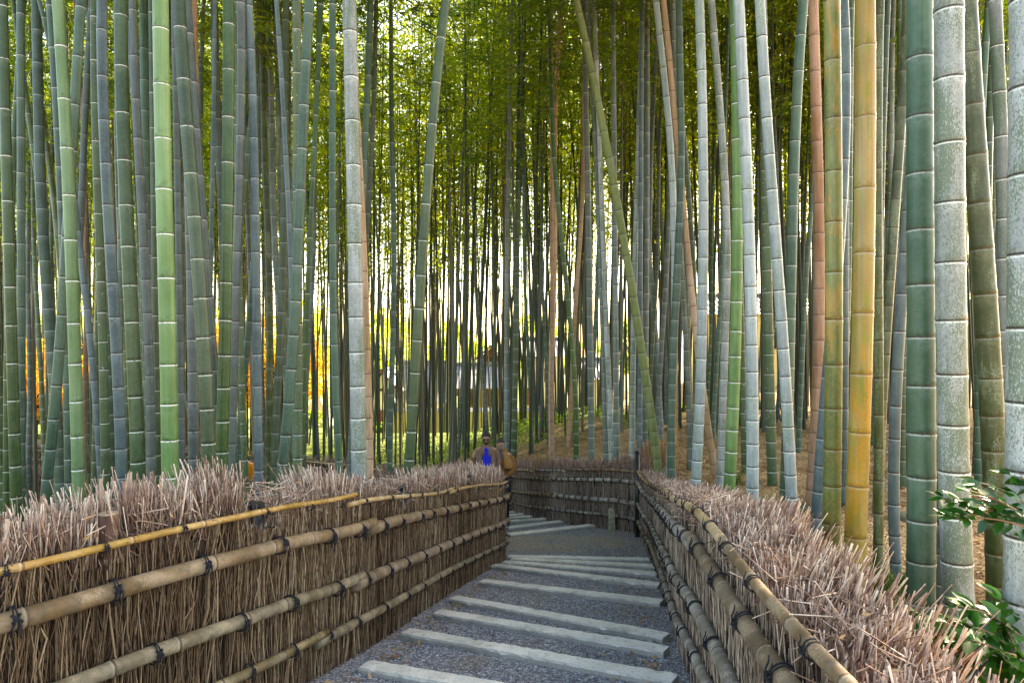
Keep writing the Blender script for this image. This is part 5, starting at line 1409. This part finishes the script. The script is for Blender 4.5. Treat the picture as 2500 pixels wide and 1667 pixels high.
def crown_leaves(center, rad, n, rs, leaf=(.14, .22), clumps=38):
    c = rs.normal(size=(clumps, 3)); c /= np.linalg.norm(c, axis=1)[:, None]; c *= rs.uniform(.25, 1, (clumps, 1)) ** .5
    c = c * np.array(rad) + np.array(center); sz = rs.uniform(.16, .42, clumps) * min(rad)
    k = rs.randint(0, clumps, n); d = rs.normal(size=(n, 3)) * np.array([1, 1, .55])
    P = c[k] + d * sz[k][:, None] * .75
    dd = rs.normal(size=(n, 3)); dd[:, 2] -= .3; dd /= np.linalg.norm(dd, axis=1)[:, None]
    V, Q = leaf_quads(P, dd, rs.uniform(*leaf, n), rs.uniform(leaf[0] * .6, leaf[1] * .65, n), rs)
    return V, Q, c
def tree(name, label, px, D, ytop, wid, mat, group, seed, zbase=None, n=5200, trunk=.09):
    rs = np.random.RandomState(seed); x = far_x(px, D); z = zg(x, D) if zbase is None else zbase
    H = CAMZ - (ytop - 833) / F * D - z; R = wid / F * D / 2
    r = empty(name, (x, D, z)); tag(r, label, 'tree', group)
    V, Q, c = crown_leaves((0, 0, H * .62), (R, R * .8, H * .40), n, rs)
    b = MB(); b.tube([(0, 0, -.3), (.04, .02, H * .2), (-.05, 0, H * .42), (.02, 0, H * .7)], [trunk, trunk * .8, trunk * .6, trunk * .25], 9)
    for k in range(12):
        e = c[k]; s0 = Vector((0, 0, H * rs.uniform(.2, .45))); m1 = s0.lerp(Vector(e), .5) + Vector((0, 0, .12 * R)); b.tube([s0, m1, e], [trunk * .45, trunk * .28, trunk * .1], 6)
    b.build('trunk', plain('tree_bark', (.055, .035, .025), .9, .2, .3, 12) if 'tree_bark' not in bpy.data.materials else bpy.data.materials['tree_bark'], r, True)
    link('crown', mesh('crown', V, Q, mat, rnd=np.repeat(np.clip(rs.normal(.5, .25, len(Q)), 0, 1), 4)), r)
MAPO = leaf_mat('maple_orange', [(0, (.80, .40, .04)), (.5, (.92, .60, .10)), (1, (.98, .80, .24))], .6, .6, False, (1.3, 1.2, .8))
MAPR = leaf_mat('maple_red', [(0, (.72, .20, .03)), (.5, (.90, .42, .05)), (1, (.96, .68, .14))], .6, .6, False, (1.3, 1.2, .8))
YG = leaf_mat('yellow_green_tree', [(0, (.14, .24, .02)), (.5, (.34, .42, .035)), (1, (.62, .60, .07))], .6, .6, False, (1.25, 1.25, .5))
tree('maple_tree', 'orange red maple between the leftmost culms', 85, 30, 850, 260, MAPR, 'autumn maples beyond the left stand', 1, trunk=.10, n=7000)
tree('maple_tree', 'orange maple behind the thick deep green culm', 330, 33, 840, 250, MAPO, 'autumn maples beyond the left stand', 2, trunk=.10, n=7000)
tree('maple_tree', 'biggest golden orange maple right of the short black post', 640, 29, 770, 330, MAPO, 'autumn maples beyond the left stand', 3, trunk=.13, n=11000)
for i, (px, D, yt, wd) in enumerate([(-40, 42, 700, 300), (210, 44, 730, 260), (480, 46, 690, 240), (730, 52, 730, 170), (960, 53, 760, 190), (1110, 52, 790, 160), (1330, 56, 750, 180), (1540, 54, 780, 160), (1790, 52, 700, 200), (2050, 48, 720, 240), (2260, 46, 700, 260), (2500, 48, 720, 260)]):
    tree('broadleaf_tree', 'sunlit yellow green tree beyond the far edge of the grove', px, D, yt, wd, YG, 'yellow green trees beyond the grove', 50 + i, n=6500, trunk=.16)
for i, (px, D, yt, wd) in enumerate([(720, 31, 1000, 120), (900, 33, 1030, 110), (1330, 34, 1030, 120), (1460, 36, 1010, 140), (1700, 32, 990, 150), (1880, 29, 1000, 120), (2250, 31, 960, 200), (130, 32, 990, 160)]):
    tree('leafy_bush', 'bright green bush growing just outside the grove', px, D, yt, wd, GREENL, 'green bushes at the edge of the grove', 80 + i, n=3000, trunk=.03)
